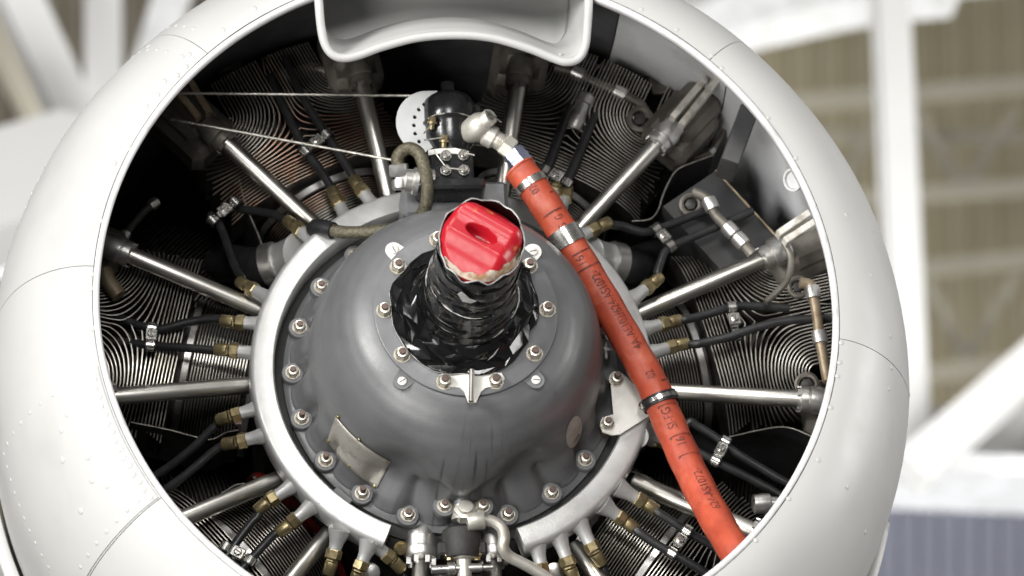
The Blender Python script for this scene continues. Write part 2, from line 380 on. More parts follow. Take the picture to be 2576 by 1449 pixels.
# rivets: low domed heads
rv = MB(); lathe(rv, [(.0048, -.001), (.0046, .0003), (.0034, .0009), (.0016, .0012)], (0, 0, 0), (0, 0, 1), 12)
RIV = rv.mesh('rivet', WHITE)
rs = MB(); lathe(rs, [(.0034, -.001), (.0032, .0003), (.0024, .0008), (.001, .001)], (0, 0, 0), (0, 0, 1), 10)
RIVS = rs.mesh('rivet', WHITE)
def rivet(s, ang, me=RIV, off=0):
    p = cowl_pt(s, ang, off); n = (cowl_pt(s, ang, off + .01) - p).normalized()
    o = link('rivet', me, None, p, n.to_track_quat('Z', 'Y').to_euler()); child(o, cowl)
for q in ((468, 168), (456, 143), (445, 190), (475, 138), (412, 205), (368, 268), (331, 375), (290, 412), (252, 555), (245, 690), (240, 725), (236, 825), (2098, 910), (2100, 945),
          (2075, 700), (2110, 862), (2045, 560), (1985, 405), (1925, 300), (1815, 172), (1790, 140), (1700, 78), (1610, 30), (2240, 845), (2243, 925), (2236, 978), (2072, 1020), (2052, 1155), (1975, 1250), (1890, 1350), (2130, 1225), (2175, 1338),
          (2020, 250), (2105, 385), (2195, 578), (1965, 165), (1890, 75), (640, 25), (560, 78), (505, 230), (395, 238)):
    h = on_cowl(*q)
    if h: rivet(h[2], h[3], RIV if q[0] < 1200 else RIVS)
for k in range(15):   # row along the opening beside the doubler and around it
    a = -103.0 - k*1.45
    rivet(.07 + .01*(k % 2), a, RIV, .0016)
for k in range(13): rivet(.83, -102.5 - k*1.75, RIVS, .0016)
for k in range(9): rivet(.14 + .08*k, -122.6, RIVS, .0016)
for k in range(8): rivet(.16 + .085*k, -102.4, RIVS, .0016)
for q in (((.28, -106), (.34, -107.5), (.26, -113), (.30, -116), (.24, -118), (.44, -118), (.4, -111))): rivet(*q, RIV, .0016)
for k in range(12): rivet(.80, -46.0 - 2.1*k, RIVS)      # raised edge row on the upper left shoulder
for k in range(7): rivet(.25 + .09*k, -46.2, RIVS)
for k in range(7): rivet(.25 + .09*k, -40.8, RIVS)
for k in range(9): rivet(.78, 30 + 9.5*k, RIVS)
# cowl flap / side skirt showing at the lower corners
mb = MB()
for sg, a0, a1 in ((-1, -128, -96), (1, 104, 132)):
    vs = []; fs = []; n = 16
    for i in range(n + 1):
        a = a0 + (a1 - a0)*i/n
        for r, y in ((.652, .44), (.668, .455), (.672, .70)): vs.append(rp(r, a, y))
    for i in range(n):
        for j in range(2): q = i*3 + j; fs.append((q, q + 1, q + 4, q + 3))
    m2 = MB().add(vs, fs); ob = m2.build('side_skirt', WHITE, None, 40)
    md = ob.modifiers.new('s', 'SOLIDIFY'); md.thickness = .003
    child(ob, cowl)

# air intake scoop hanging from the top of the opening
scoop = thing('air_intake_scoop', 'white sheet metal air scoop with rolled rim hanging inside the cowling top', 'air scoop', at(1140, 60, .1))
rim_px = [(795, -120), (799, -40), (803, 20), (808, 70), (818, 112), (838, 138), (868, 146), (905, 138), (960, 118), (1050, 95), (1150, 88), (1240, 96), (1330, 122), (1390, 146), (1425, 156), (1455, 147), (1472, 115), (1478, 60), (1481, 0), (1484, -120)]
rim = smooth([at(x, y, .0 + .03*max(0, min(1, y/150))) for x, y in rim_px], 5)
mb = MB(); sweep(mb, rim, .0062, 12); child(mb.build('rolled_rim', WHITE), scoop)
mb = MB(); vs = []; fs = []; NR = 7; n = len(rim)
cx_ = sum(p.x for p in rim)/n
def duct(p, t):
    q = Vector(p); q.y += .11*t; q.x = cx_ + (q.x - cx_)*(1 - .05*t); q.z += .085*t + .012*math.sin(PI*t); return q
for j in range(NR):
    for p in rim: vs.append(duct(p, j/(NR - 1)))
for j in range(NR - 1):
    for i in range(n - 1): a = j*n + i; fs.append((a, a + 1, a + n + 1, a + n))
mb.add(vs, fs); dw = mb.build('duct_wall', [WHITE, BLK], None, 60); md = dw.modifiers.new('s', 'SOLIDIFY'); md.thickness = .002; md.offset = 0; child(dw, scoop)
mb = MB(); vs = []; fs = []; NB = 12
for j in range(NB + 1):
    for i in range(n):
        u = j/NB; p = duct(rim[i], 1.0); topz = max(q.z for q in rim) + .2
        vs.append(Vector((p.x, p.y - .05*u*u, p.z + (topz - p.z)*u)))
for j in range(NB):
    for i in range(n - 1): a = j*n + i; fs.append((a, a + 1, a + n + 1, a + n))
mb.add(vs, fs); child(mb.build('duct_roof', WHITE, None, 60), scoop)
for q in ((830, 128), (1035, 93), (1410, 142), (1140, 80)):
    p = at(q[0], q[1] - 6, .045); o = link('rivet', RIVS, None, p, (R_(60), 0, 0)); child(o, scoop)

# ------------------------------------------------------------------ radial engine
eng = thing('radial_engine', 'two row radial engine with dark grey nose case and finned cylinders', 'engine', (0, .3, 0))
def nutmesh(s=1, stud=.016, tall=.011):
    mb = MB(); d = (0, -1, 0)
    mb.cur = 0; lathe(mb, [(.0125*s, 0), (.0125*s, .0018*s)], (0, 0, 0), d, 20)
    lathe(mb, [(.0094*s, .0018*s), (.0104*s, .003*s), (.0104*s, (tall - .002)*s), (.0086*s, tall*s)], (0, 0, 0), d, 6)
    lathe(mb, [(.0082*s, tall*s - .0003), (.0082*s, tall*s + .0022*s), (.0062*s, tall*s + .0026*s)], (0, 0, 0), d, 20)
    mb.cur = 1; lathe(mb, [(.0052*s, tall*s), (.0052*s, stud*s - .001), (.0044*s, stud*s)], (0, 0, 0), d, 14)
    return mb.mesh('nut', [ZINC, STUD], 30)
NUT = nutmesh(.84, .018); NUT2 = nutmesh(.84, .028, .012); NUTL = nutmesh(.93, .018)

# nose case
npf = [(.055, .046), (.118, .050), (.133, .0550), (.149, .0635), (.166, .079), (.180, .0995), (.191, .124), (.199, .152), (.2040, .182), (.2070, .210), (.2095, .231), (.2130, .2475), (.219, .262), (.226, .270), (.234, .2725), (.2385, .2745), (.2385, .292)]
def nose_r0(y):
    for (r0, y0), (r1, y1) in zip(npf, npf[1:]):
        if y0 <= y <= y1: return r0 + (r1 - r0)*(y - y0)/max(1e-6, y1 - y0)
    return npf[-1][0] if y > .2 else .05
BOLT = [18*k for k in range(20)]
def sst(a, b, x):
    t = max(0, min(1, (x - a)/(b - a))); return t*t*(3 - 2*t)
def nose_adj(r, y, ang):
    """bottom sump ridge and the scalloped pockets round the studs"""
    d = (ang - 180 + 180) % 360 - 180
    w = 19 - 12*sst(.10, .25, y)
    r += .006*math.exp(-(d/w)**2)*sst(.06, .17, y)*(1 - sst(.185, .225, y))
    r -= .027*math.exp(-((abs(d) - 26)/13)**2)*sst(.10, .2, y)*(1 - sst(.225, .262, y))
    r -= .012*math.exp(-((abs(d) - 9)/5)**2)*sst(.17, .21, y)*(1 - sst(.225, .262, y))
    dd = (ang + 9) % 18 - 9
    win = sst(.205, .236, y)*(1 - sst(.268, .274, y))
    r += win*(.0065 - .0165*math.exp(-(dd/3.7)**2))
    return r
def nose_surface(y, ang): return nose_adj(nose_r0(y), y, ang % 360)
def on_nose(px, py):
    for i in range(0, 500):
        Y = .045 + i*.0005; p = at(px, py, Y); ang = math.degrees(math.atan2(p.x, p.z))
        if math.hypot(p.x, p.z) < nose_surface(Y, ang): return p, ang
    return at(px, py, .272), 0
def nose_n(p):
    y = p.y; ang = math.degrees(math.atan2(p.x, p.z))
    a = rp(nose_surface(y - .006, ang), ang, y - .006); b = rp(nose_surface(y + .006, ang), ang, y + .006)
    t = (b - a).normalized(); tz = Vector((math.cos(R_(ang)), 0, -math.sin(R_(ang))))
    n = t.cross(tz).normalized(); return n if n.dot(CAM - p) > 0 else -n
mb = MB(); vs = []; fs = []; NA = 360
pf = []
for (r0, y0), (r1, y1) in zip(npf, npf[1:]):
    k = 3 if y1 - y0 > .006 else 1
    for i in range(k): t = i/k; pf.append((r0 + (r1 - r0)*t, y0 + (y1 - y0)*t))
pf.append(npf[-1])
for r, y in pf:
    for i in range(NA): a = 360*i/NA; vs.append(rp(nose_adj(r, y, a), a, y))
for j in range(len(pf) - 1):
    for i in range(NA): k = (i + 1) % NA; fs.append((j*NA + i, j*NA + k, j*NA + NA + k, j*NA + NA + i))
mb.add(vs, fs); nose = child(mb.build('nose_case', NOSE, None, 40), eng)
def sub(o, part): o.parent = part; o.location = o.location - Vector((0, .3, 0)) - part.location if part is not nose else o.location
def on(part, o):
    """make o (in world coordinates) a sub-part of an engine part"""
    o.parent = part; o.location = o.location - (part.location + eng.location); return o
on_ = on
nose.location = Vector((0, 0, 0)) - eng.location
# stud nuts round the flange, each on a raised boss
bm_ = MB(); lathe(bm_, [(.0165, .004), (.0158, -.0035), (.0142, -.0048)], (0, .27, 0), (0, 1, 0), 20)
mb = MB(); lathe(mb, [(.0160, .002), (.0156, .0085), (.0148, .0095)], (0, 0, 0), (0, -1, 0), 24); BOSS = mb.mesh('stud_boss', NOSE)
for k, a in enumerate(BOLT):
    if a in (90, 108): continue
    if a == 180:
        for px, py in ((1117, 1276), (1213, 1276)):
            p = at(px, py, .243); on(nose, link('stud_boss', BOSS, None, p + Vector((0, .004, 0)), None)); on(nose, link('nut', NUT, None, p + Vector((0, -.005, 0)), (0, random.random(), 0)))
        continue
    p = rp(.2255, a + .5, .272)
    on(nose, link('stud_boss', BOSS, None, p))
    on(nose, link('nut', NUT2 if a in (252, 234, 216, 90) else NUT, None, p + Vector((0, -.0095, 0)), (0, random.random(), 0)))
# shaft plate with lugs
mb = MB(); lathe(mb, [(.1225, .004), (.1255, 0), (.1255, -.0035), (.1240, -.0045), (.04, -.005)], (0, .050, 0), (0, 1, 0), 96, cap=False)
sp = child(mb.build('shaft_plate', DISC), eng)
mb = MB(); lathe(mb, [(.1275, .006), (.1285, .0035), (.1285, .0015), (.127, .0005)], (0, .0535, 0), (0, 1, 0), 96, cap=False)
on(sp, mb.build('shim_ring', ALU))
scr = MB(); lathe(scr, [(.0062, 0), (.0062, .0014), (.0052, .002)], (0, 0, 0), (0, -1, 0), 16)
scr.cur = 1; box(scr, (0, -.0021, 0), (.0048, 0, 0), (0, .0003, 0), (0, 0, .0006)); SCREW = scr.mesh('slotted_screw', [BRKT, STUD])
for a in (-45, 47, 138, -138):
    mb = MB(); c = rp(.1335 if abs(a) < 90 else .136, a, .0525); er = rp(1, a, 0); et = rp(1, a + 90, 0)
    pts = [c - er*.022 + et*.019, c - er*.008 + et*.013] + [c + (er*math.sin(R_(t)) + et*math.cos(R_(t)))*.0118 for t in range(0, 181, 15)] + [c - er*.008 - et*.013, c - er*.022 - et*.019]
    prism(mb, pts, (0, .003, 0)); on(sp, mb.build('lug', BRKT if abs(a) < 90 else DISC))
    on(sp, link('slotted_screw', SCREW, None, c + Vector((0, -.0005, 0)), (0, random.random()*3, 0)))
for a in (18, 54, 90, 126, 162, 198, 234, 270, 306, 342):
    on(sp, link('nut', NUTL, None, rp(.1116, 180 - a, .0458), (0, random.random(), 0)))
# T bracket at the foot of the plate
mb = MB()
tp = [(1105, 952), (1112, 940), (1165, 936), (1172, 928), (1202, 928), (1210, 936), (1262, 938), (1270, 952), (1262, 968), (1222, 975), (1210, 985), (1198, 1012), (1178, 1012), (1168, 985), (1158, 975), (1112, 970)]
prism(mb, [at(x, y, .0425) for x, y in tp], (0, .0028, 0))
p0, p1 = at(1187, 935, .043), at(1185, 1012, .043)
box(mb, (p0 + p1)/2 + Vector((0, -.002, 0)), (.0022, 0, 0), (0, .003, 0), (p1 - p0)*.5)
on(sp, mb.build('tee_bracket', BRKT))
mb = MB(); sweep(mb, [at(1187, 930, .034), at(1185, 1010, .034)], .0035, 10); on(sp, mb.build('bracket_pin', STEEL))
# name plate on the dome
mb = MB(); vs = []; fs = []; NU, NV = 14, 8
c00, c10, c11, c01 = (848, 1046), (984, 1158), (950, 1226), (826, 1106)
for j in range(NV + 1):
    v = j/NV
    for i in range(NU + 1):
        u = i/NU; bow = 4*u*(1 - u)*12
        x = (c00[0]*(1 - u) + c10[0]*u)*(1 - v) + (c01[0]*(1 - u) + c11[0]*u)*v - bow*.62
        y = (c00[1]*(1 - u) + c10[1]*u)*(1 - v) + (c01[1]*(1 - u) + c11[1]*u)*v + bow*.7
        p, a = on_nose(x, y); vs.append(p + nose_n(p)*.0016)
for j in range(NV):
    for i in range(NU): a = j*(NU + 1) + i; fs.append((a, a + 1, a + NU + 2, a + NU + 1))
mb.add(vs, fs); npl = mb.build('name_plate', PLATE); md = npl.modifiers.new('s', 'SOLIDIFY'); md.thickness = .0012; on(nose, npl)
mb = MB(); lathe(mb, [(.0032, 0), (.0028, .0012), (.0012, .0022)], (0, 0, 0), (0, 0, 1), 10); PIN = mb.mesh('plate_pin', BRASS)
for q in ((852, 1047), (828, 1107), (905, 1104), (880, 1170), (972, 1157), (944, 1222)):
    p, a = on_nose(*q); nn = nose_n(p); on(nose, link('plate_pin', PIN, None, p + nn*.002, nn.to_track_quat('Z', 'Y').to_euler()))
# oval sticker
mb = MB(); vs = []; NU = 28
for ring, k in ((0, 0), (1, .5), (2, 1)):
    for i in range(NU):
        a = 2*PI*i/NU; ex, ey = 19*k*math.cos(a), 41*k*math.sin(a)
        p, an = on_nose(1443 + ex*.93 - ey*.22, 1086 + ey*.97 + ex*.25); vs.append(p + nose_n(p)*.0008)
fs = []
for j in range(2):
    for i in range(NU): k = (i + 1) % NU; fs.append((j*NU + i, j*NU + k, (j + 1)*NU + k, (j + 1)*NU + i))
mb.add(vs, fs); on(nose, mb.build('oval_sticker', STICK))
# casting tab on the flange
mb = MB(); box(mb, at(862, 1248, .2715), (at(885, 1268, .27) - at(845, 1232, .27))*.5, (0, .002, 0), (.004, 0, .004), .001); on(nose, mb.build('casting_tab', NOSE))
# mounting pad on top of the case for the governor
mb = MB(); box(mb, rp(.232, 2, .225), (.075, 0, 0), (0, .05, 0), (0, 0, .028), .006); on(nose, mb.build('governor_pad', NOSE))
# crankcase behind the nose
mb = MB(); lathe(mb, [(.244, .288), (.262, .30), (.275, .33), (.275, .70)], (0, 0, 0), (0, 1, 0), 72); child(mb.build('crankcase', CORE), eng)
mb = MB(); lathe(mb, [(.2387, .284), (.2525, .288), (.2525, .30)], (0, 0, 0), (0, 1, 0), 120, cap=False); child(mb.build('gap_ring', BLK), eng)  # black filler ring so the gap behind the flange reads dark

# ignition manifold: two half rings of square section
def manifold(a0, a1):
    n = int(abs(a1 - a0)/1.5); sec = [(.2520, .250), (.2545, .2465), (.2790, .2465), (.2835, .249), (.2860, .2535), (.2865, .285), (.2520, .288)]
    mb = MB(); vs = []; fs = []; k = len(sec)
    for i in range(n + 1):
        a = a0 + (a1 - a0)*i/n
        for r, y in sec: vs.append(rp(r, a, y))
    for i in range(n):
        for j in range(k): l = (j + 1) % k; fs.append((i*k + j, i*k + l, i*k + k + l, i*k + k + j))
    fs.append(tuple(range(k))[::-1]); fs.append(tuple(n*k + j for j in range(k)))
    mb.add(vs, fs); return child(mb.build('ignition_manifold', CAST, None, 40), eng)
manL = manifold(-157.5, -9.5); manR = manifold(12, 162)
manL['label'] = 'silver left half of the ignition manifold ring'; manR['label'] = 'silver right half of the ignition manifold ring under the orange hose'

# ---- cylinders
HFIN = []
TC, HC, TOP = .092, .532, .60
def head_curves(d):
    """outline of the head fin at distance d from the two rocker housings, in (t, r): rings round each
    housing high up, flattening to straight ribs low down"""
    w = max(0, min(1, (.118 - d)/.062)); w = w*w*(3 - 2*w)
    half = [(TC + d, TOP), (TC + d, (TOP + HC)/2)] if d < .056 else []
    for k in range(0, 25):
        a = R_(180*k/24); half.append((TC + d*math.cos(a), HC - d*math.sin(a)))
    if d < TC - .003: half += [(TC - d, (TOP + HC)/2), (TC - d, TOP - .01)]
    half = [(t, h if h > HC else (HC - d) + (h - (HC - d))*w) for t, h in half if t >= -1e-6 and t <= .149]
    if d < TC - .003 and w > .5: return [half, [(-t, h) for t, h in half]]
    if half[-1][0] > .004: half.append((0, half[-1][1]))
    return [half + [(-t, h) for t, h in half[::-1]][1:]]
Y0 = .445
def head_front(t): return Y0 - .128*(1 - min(1, abs(t)/.17)**2.6)**.5
for f in range(27):
    d = .012 + (26 - f)*.0051; th = .00075; ent = []; HFIN.append(ent)
    for cv in head_curves(d):
        mb = MB(); vs = []; fs = []
        segs = []
        for i, (t, h) in enumerate(cv):
            if segs and math.hypot(t - segs[-1][0], h - segs[-1][1]) < .0012: continue
            segs.append((t, h))
        b0 = len(vs)
        for i, (t, h) in enumerate(segs):
            a, b = segs[max(0, i - 1)], segs[min(len(segs) - 1, i + 1)]; nx, nz = -(b[1] - a[1]), b[0] - a[0]; l = math.hypot(nx, nz) or 1; nx, nz = nx/l*th, nz/l*th
            yf = head_front(t) + .010*(1 - d/.145); vs += [(t - nx, yf, h - nz), (t + nx, yf, h + nz), (t + nx, yf + .07, h + nz), (t - nx, yf + .07, h - nz)]
        for i in range(len(segs) - 1):
            for j in range(4): l = (j + 1) % 4; fs.append((b0 + i*4 + j, b0 + i*4 + l, b0 + i*4 + 4 + l, b0 + i*4 + 4 + j))
        mb.add(vs, fs); mb.mi = [0 if q % 4 == 0 else 1 for q in range(len(fs))]     # front edges bright, shade of the gaps painted into the faces
        ent.append((mb.mesh('head_fin', [FIN, DFIN], 30), mb.mesh('head_fin', [FINT, DFIN], 30)))
mb = MB(); vs = []; fs = []; n = 24
for i in range(n + 1):
    a = R_(-100 + 200*i/n); t, y = .102*math.sin(a), Y0 - .102*math.cos(a); t2, y2 = .080*math.sin(a), Y0 - .080*math.cos(a)
    vs += [(t, y, -.0007), (t, y, .0007), (t2, y2, .0007), (t2, y2, -.0007)]
for i in range(n):
    for j in range(4): l = (j + 1) % 4; fs.append((i*4 + j, i*4 + l, i*4 + 4 + l, i*4 + 4 + j))
mb.add(vs, fs); mb.mi = [0 if q % 4 == 0 else 1 for q in range(len(fs))]; BFIN = mb.mesh('barrel_fin', [FIN, DFIN], 30); BFINT = mb.mesh('barrel_fin', [FINT, DFIN], 30)  # barrel fin faces get the same painted gap shade
mb = MB(); lathe(mb, [(.084, .26), (.084, .372), (.094, .374), (.094, .46), (.07, .58)], (0, Y0, 0), (0, 0, 1), 32); CYL = mb.mesh('cylinder', CORE)
mb = MB(); lathe(mb, [(.1040, .369), (.1065, .3705), (.1065, .3795), (.1040, .381)], (0, Y0, 0), (0, 0, 1), 48, cap=False); SHR = mb.mesh('shrink_band', ALU)
mb = MB(); lathe(mb, [(.108, .272), (.108, .281), (.092, .284)], (0, Y0, 0), (0, 0, 1), 40); CFL = mb.mesh('base_flange', ALU); CFR = mb.mesh('base_flange', REDP)
mb = MB(); lathe(mb, [(.012, 0), (.012, .005)], (0, 0, 0), (0, 0, 1), 6); lathe(mb, [(.006, .005), (.006, .011)], (0, 0, 0), (0, 0, 1), 10); HEXB = mb.mesh('flange_bolt', STUD)
ALPH = [-25.71, 25.71, 77.14, 128.57, 180, 231.43, -77.14]
for ci, al in enumerate(ALPH):
    is_tinted = ci == 0
    c = link('cylinder', CYL, eng, Vector((0, 0, 0)) - eng.location, (0, R_(al), 0))
    if is_tinted: c['label'] = 'cylinder with orange brown tinted fins'
    def cp(name, me, loc=(0, 0, 0), rot=None):
        o = link(name, me, c, loc, rot); return o
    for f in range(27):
        for e_ in HFIN[f]: cp('head_fin', e_[1 if is_tinted and f < 14 else 0])
    for f in range(18): cp('barrel_fin', BFINT if is_tinted and f > 11 else BFIN, (0, 0, .2905 + f*.0044))
    cp('shrink_band', SHR); cp('base_flange', CFR if ci == 5 else CFL)
    for t in (-.085, -.045, 0, .045, .085): cp('flange_bolt', HEXB, (t, Y0 - math.sqrt(.098**2 - t*t), .280), (0, 0, t*30))
# rear row: dark, joined fins
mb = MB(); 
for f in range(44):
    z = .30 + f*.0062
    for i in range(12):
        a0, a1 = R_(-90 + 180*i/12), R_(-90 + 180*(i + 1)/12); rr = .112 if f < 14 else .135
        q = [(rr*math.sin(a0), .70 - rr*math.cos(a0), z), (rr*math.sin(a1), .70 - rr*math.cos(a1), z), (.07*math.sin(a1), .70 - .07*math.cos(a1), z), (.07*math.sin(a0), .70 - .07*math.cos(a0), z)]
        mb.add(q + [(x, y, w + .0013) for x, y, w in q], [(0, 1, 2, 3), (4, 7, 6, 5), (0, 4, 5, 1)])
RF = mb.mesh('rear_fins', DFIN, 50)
mb = MB(); lathe(mb, [(.09, .26), (.09, .58)], (0, .70, 0), (0, 0, 1), 24); RC = mb.mesh('rear_cylinder', CORE)
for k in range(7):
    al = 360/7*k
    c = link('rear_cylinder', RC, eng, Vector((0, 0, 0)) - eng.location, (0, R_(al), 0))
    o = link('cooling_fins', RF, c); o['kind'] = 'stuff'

# ---- pushrod tubes with collars and rocker boxes
def ptube(a, b, Ya=.305, Yb=.292, r=.0122, collar=True, rock=True, seg=None):
    A, B = at(*a, Ya), at(*b, Yb); d = (B - A).normalized(); mb = MB()
    L = (B - A).length
    lathe(mb, [(r*.9, 0), (r, .004), (r, L*.5), (r*1.02, L*.5 + .001), (r*1.02, L)], A, d, 20)
    t = child(mb.build('pushrod_tube', STEEL), eng)
    if collar:
        mb = MB(); lathe(mb, [(r*1.15, -.020), (r*1.55, -.018), (r*1.55, -.008), (r*1.42, -.006), (r*1.62, -.004), (r*1.66, .008), (r*1.5, .013), (r*1.4, .024)], B, d, 24)
        for q in range(5):
            an = 2*PI*q/5 + .4; x, y, z = frame(d)
            box(mb, B - d*.020 + (x*math.cos(an) + y*math.sin(an))*r*1.36, (x*math.cos(an) + y*math.sin(an))*r*.08, (y*math.cos(an) - x*math.sin(an))*r*.42, d*.004)
        on(t, mb.build('tube_collar', ALU if seg != 'dark' else ROCK))
    if rock:
        mb = MB(); x = d.cross(Vector((0, 1, 0))).normalized()
        box(mb, B + d*.062 + Vector((0, .038, 0)), d*.045, x*.032, Vector((0, .040, 0)), .012)
        box(mb, B + d*.045 + Vector((0, .05, 0)), d*.05, x*.042, Vector((0, .03, 0)), .012)
        on(t, mb.build('rocker_box', ROCK))
    return t
ptube((800, 575), (545, 338), seg='dark')
ptube((662, 783), (296, 628))
ptube((640, 968), (250, 1000))
ptube((705, 1203), (400, 1330))
ptube((832, 1335), (690, 1510))
ptube((978, 500), (903, 186), seg='dark')
ptube((1262, 500), (1306, 188), seg='dark')
ptube((1452, 580), (1672, 343))
ptube((1600, 790), (1948, 640))
ptube((1640, 983), (2046, 1006))
ptube((1590, 1210), (1930, 1352), r=.0135)
ptube((1440, 1370), (1560, 1530))
# bottom pair in flanged housings
for x in (1060, 1237):
    dx = 6 if x > 1100 else -4
    t = ptube((x, 1340), (x + dx, 1560), .30, .292, .0125, False, False)
    mb = MB(); A = at(x, 1352, .288); B = at(x + dx*.3, 1400, .288); d = (B - A).normalized(); L = (B - A).length
    lathe(mb, [(.017, -.012), (.0195, -.006), (.0195, 0), (.0235, .002), (.0235, L*.62), (.0245, L*.66), (.0245, L), (.0225, L + .004)], A, d, 28)
    for q in range(7):
        an = 2*PI*q/7; fx, fy, fz = frame(d); box(mb, B + d*.008 + (fx*math.cos(an) + fy*math.sin(an))*.018, fx*.003, fy*.003, d*.006)
    on(t, mb.build('tube_housing', ALU))
# double support rods at the rocker boxes
def rods(pairs, mt, Y):
    for a, b in pairs:
        mb = MB(); A, B = at(*a, Y), at(*b, Y - .02); d = (B - A); x = d.cross(Vector((0, 1, 0))).normalized()
        box(mb, (A + B)/2, d*.5, x*.0052, (0, .008, 0), .0012); child(mb.build('support_strut', mt), eng)
rods([((1690, 300), (1770, 205)), ((1712, 318), (1806, 200))], ROD, .255)
rods([((1955, 592), (2035, 538)), ((1972, 610), (2050, 560))], ROD, .25)
rods([((500, 300), (438, 225)), ((526, 288), (468, 192))], RUSTY, .262)

# ---- intake elbows either side
def stub(pts, Y):
    P = [at(x, y, Yq) for (x, y), Yq in zip(pts, Y)]; mb = MB()
    sweep(mb, smooth(P[:3], 4), [.034, .032, .030, .029, .028, .028, .028, .028, .028][:9], 24)
    o = child(mb.build('intake_stub', CAST), eng)
    d = (P[2] - P[1]).normalized()
    mb = MB(); lathe(mb, [(.0285, -.010), (.0315, -.009), (.0315, .009), (.0285, .010)], P[2], d, 28); on(o, mb.build('band_clamp', ALU))
    mb = MB(); sweep(mb, smooth([P[2], P[3], P[4]], 5), .0292, 20); on(o, mb.build('rubber_boot', RUBBER))
stub([(760, 640), (715, 655), (682, 664), (640, 672), (560, 660)], [.30, .335, .345, .37, .47])
stub([(1470, 645), (1512, 655), (1548, 662), (1590, 672), (1660, 640)], [.30, .335, .345, .37, .47])

# ---- baffle sheets with bright rolled edges
def baffle(pts, Y, depth=.2, drop=None):
    P = smooth([at(x, y, Y) for x, y in pts], 5); mb = MB(); vs = []; fs = []
    for p in P: vs += [p, p + Vector((0, depth, 0))]
    for i in range(len(P) - 1): fs.append((2*i, 2*i + 1, 2*i + 3, 2*i + 2))
    mb.add(vs, fs); o = child(mb.build('baffle_sheet', BAFF, None, 60), eng)
    mb = MB(); sweep(mb, P, .0011, 6); on(o, mb.build('baffle_edge', WIRE))
baffle([(1735, 1062), (1765, 1080), (1800, 1100), (1840, 1098), (1900, 1084), (1960, 1074), (2000, 1080), (2045, 1100)], .325)
baffle([(1590, 556), (1632, 552), (1655, 530), (1672, 480), (1700, 430), (1745, 408), (1795, 390)], .33)
baffle([(425, 1312), (470, 1280), (520, 1268), (560, 1240), (600, 1218), (650, 1222)], .335)
baffle([(330, 1062), (420, 1080), (480, 1096), (530, 1106), (570, 1088), (600, 1082)], .34, .12)
baffle([(600, 440), (620, 520), (650, 590), (665, 640)], .35, .15)
baffle([(1560, 1180), (1610, 1192), (1650, 1212), (1690, 1240)], .345, .12)
# chord baffles between the heads, in front of the pale inner wall
for q in (((1800, 430), (1965, 610)),):
    A, B = at(*q[0], .315), at(*q[1], .315); inn = rp(1, 55 if q[0][0] > 1700 else 30, 0)
    mb = MB(); prism(mb, [A, B, B - inn*.10, A - inn*.10], (0, .12, 0)); o = child(mb.build('chord_baffle', BAFF), eng)
    mb = MB(); sweep(mb, [A + Vector((0, -.002, 0)), B + Vector((0, -.002, 0))], .0018, 8); on(o, mb.build('baffle_edge', RUSTY))
mb = MB(); A, B = at(1880, 290, .17), at(1828, 430, .20); d = B - A; x = d.cross(Vector((0, 1, 0))).normalized()
box(mb, (A + B)/2, d*.5, x*.014, (0, .03, 0), .002); child(mb.build('inner_stay', BAFF), cowl)
# lightening hole in the pale inner panel
mb = MB(); p = at(1996, 452, .105); n_ = Vector((-p.x, -.35, -p.z)).normalized(); lathe(mb, [(.0165, -.002), (.0165, .003), (.0135, .003), (.0125, -.001)], p, n_, 24); child(mb.build('hole_ring', WHITE2), cowl)

# ---- small pipework and plugs on the right and left heads
def pipe(name, pts, Y, r, mt, parent=eng, n=12, beads=None, bm=ALU, sub=5):
    P = smooth([at(q[0], q[1], q[2] if len(q) > 2 else Y) for q in pts], sub); mb = MB(); sweep(mb, P, r, n)
    o = child(mb.build(name, mt), parent)
    for q in beads or []:
        b = P[int(q*(len(P) - 1))]; d = (P[min(len(P) - 1, int(q*(len(P) - 1)) + 1)] - P[max(0, int(q*(len(P) - 1)) - 1)]).normalized()
        mb = MB(); lathe(mb, [(r*1.05, -r*1.3), (r*1.38, -r*1.15), (r*1.45, 0), (r*1.38, r*1.15), (r*1.05, r*1.3)], b, d, 16); on(o, mb.build('ferrule', bm))
    return o
pipe('drain_pipe', [(1742, 482), (1778, 500), (1800, 540), (1830, 572), (1862, 605), (1893, 640)], .27, .0078, ROCK, beads=(.28, .66, .8), bm=ALU)
pipe('drain_pipe', [(2012, 712), (2038, 716), (2046, 745), (2056, 800), (2062, 850), (2072, 905), (2082, 960)], .26, .0078, RUSTY, beads=(.3, .68), bm=ALU)
pipe('drain_pipe', [(1395, 170), (1445, 182), (1490, 205), (1560, 235), (1610, 262), (1630, 300)], .33, .0078, ROCK, beads=(.25, .6), bm=ALU)
pipe('drain_pipe', [(690, 225), (735, 185), (800, 175), (840, 190), (850, 220)], .34, .0085, ROCK, beads=(.2,), bm=ALU)
pipe('drain_pipe', [(308, 600), (338, 560), (365, 530), (390, 510)], .36, .006, CORE, beads=(.12, .98), bm=ALU)
pipe('drain_pipe', [(262, 680), (275, 712), (300, 745)], .31, .012, RUSTY)
pipe('bonding_lead', [(1972, 612), (1990, 650), (1982, 700), (1955, 735), (1925, 760)], .262, .005, ROCK)
pipe('drain_pipe', [(1905, 1268), (1940, 1266), (1980, 1270)], .30, .010, ALU, beads=(.2,), bm=ALU)
for q in ([(700, 150), (760, 182), (830, 172), (880, 150)], [(1330, 150), (1400, 178), (1480, 162), (1560, 195)], [(1560, 300), (1600, 335), (1612, 385)], [(1850, 640), (1900, 668), (1950, 705)],
          [(600, 200), (640, 240), (650, 290)], [(1820, 330), (1790, 380), (1740, 400)]):
    pipe('primer_line', q, .36, .0042, ROCK, beads=(.5,), bm=ALU)
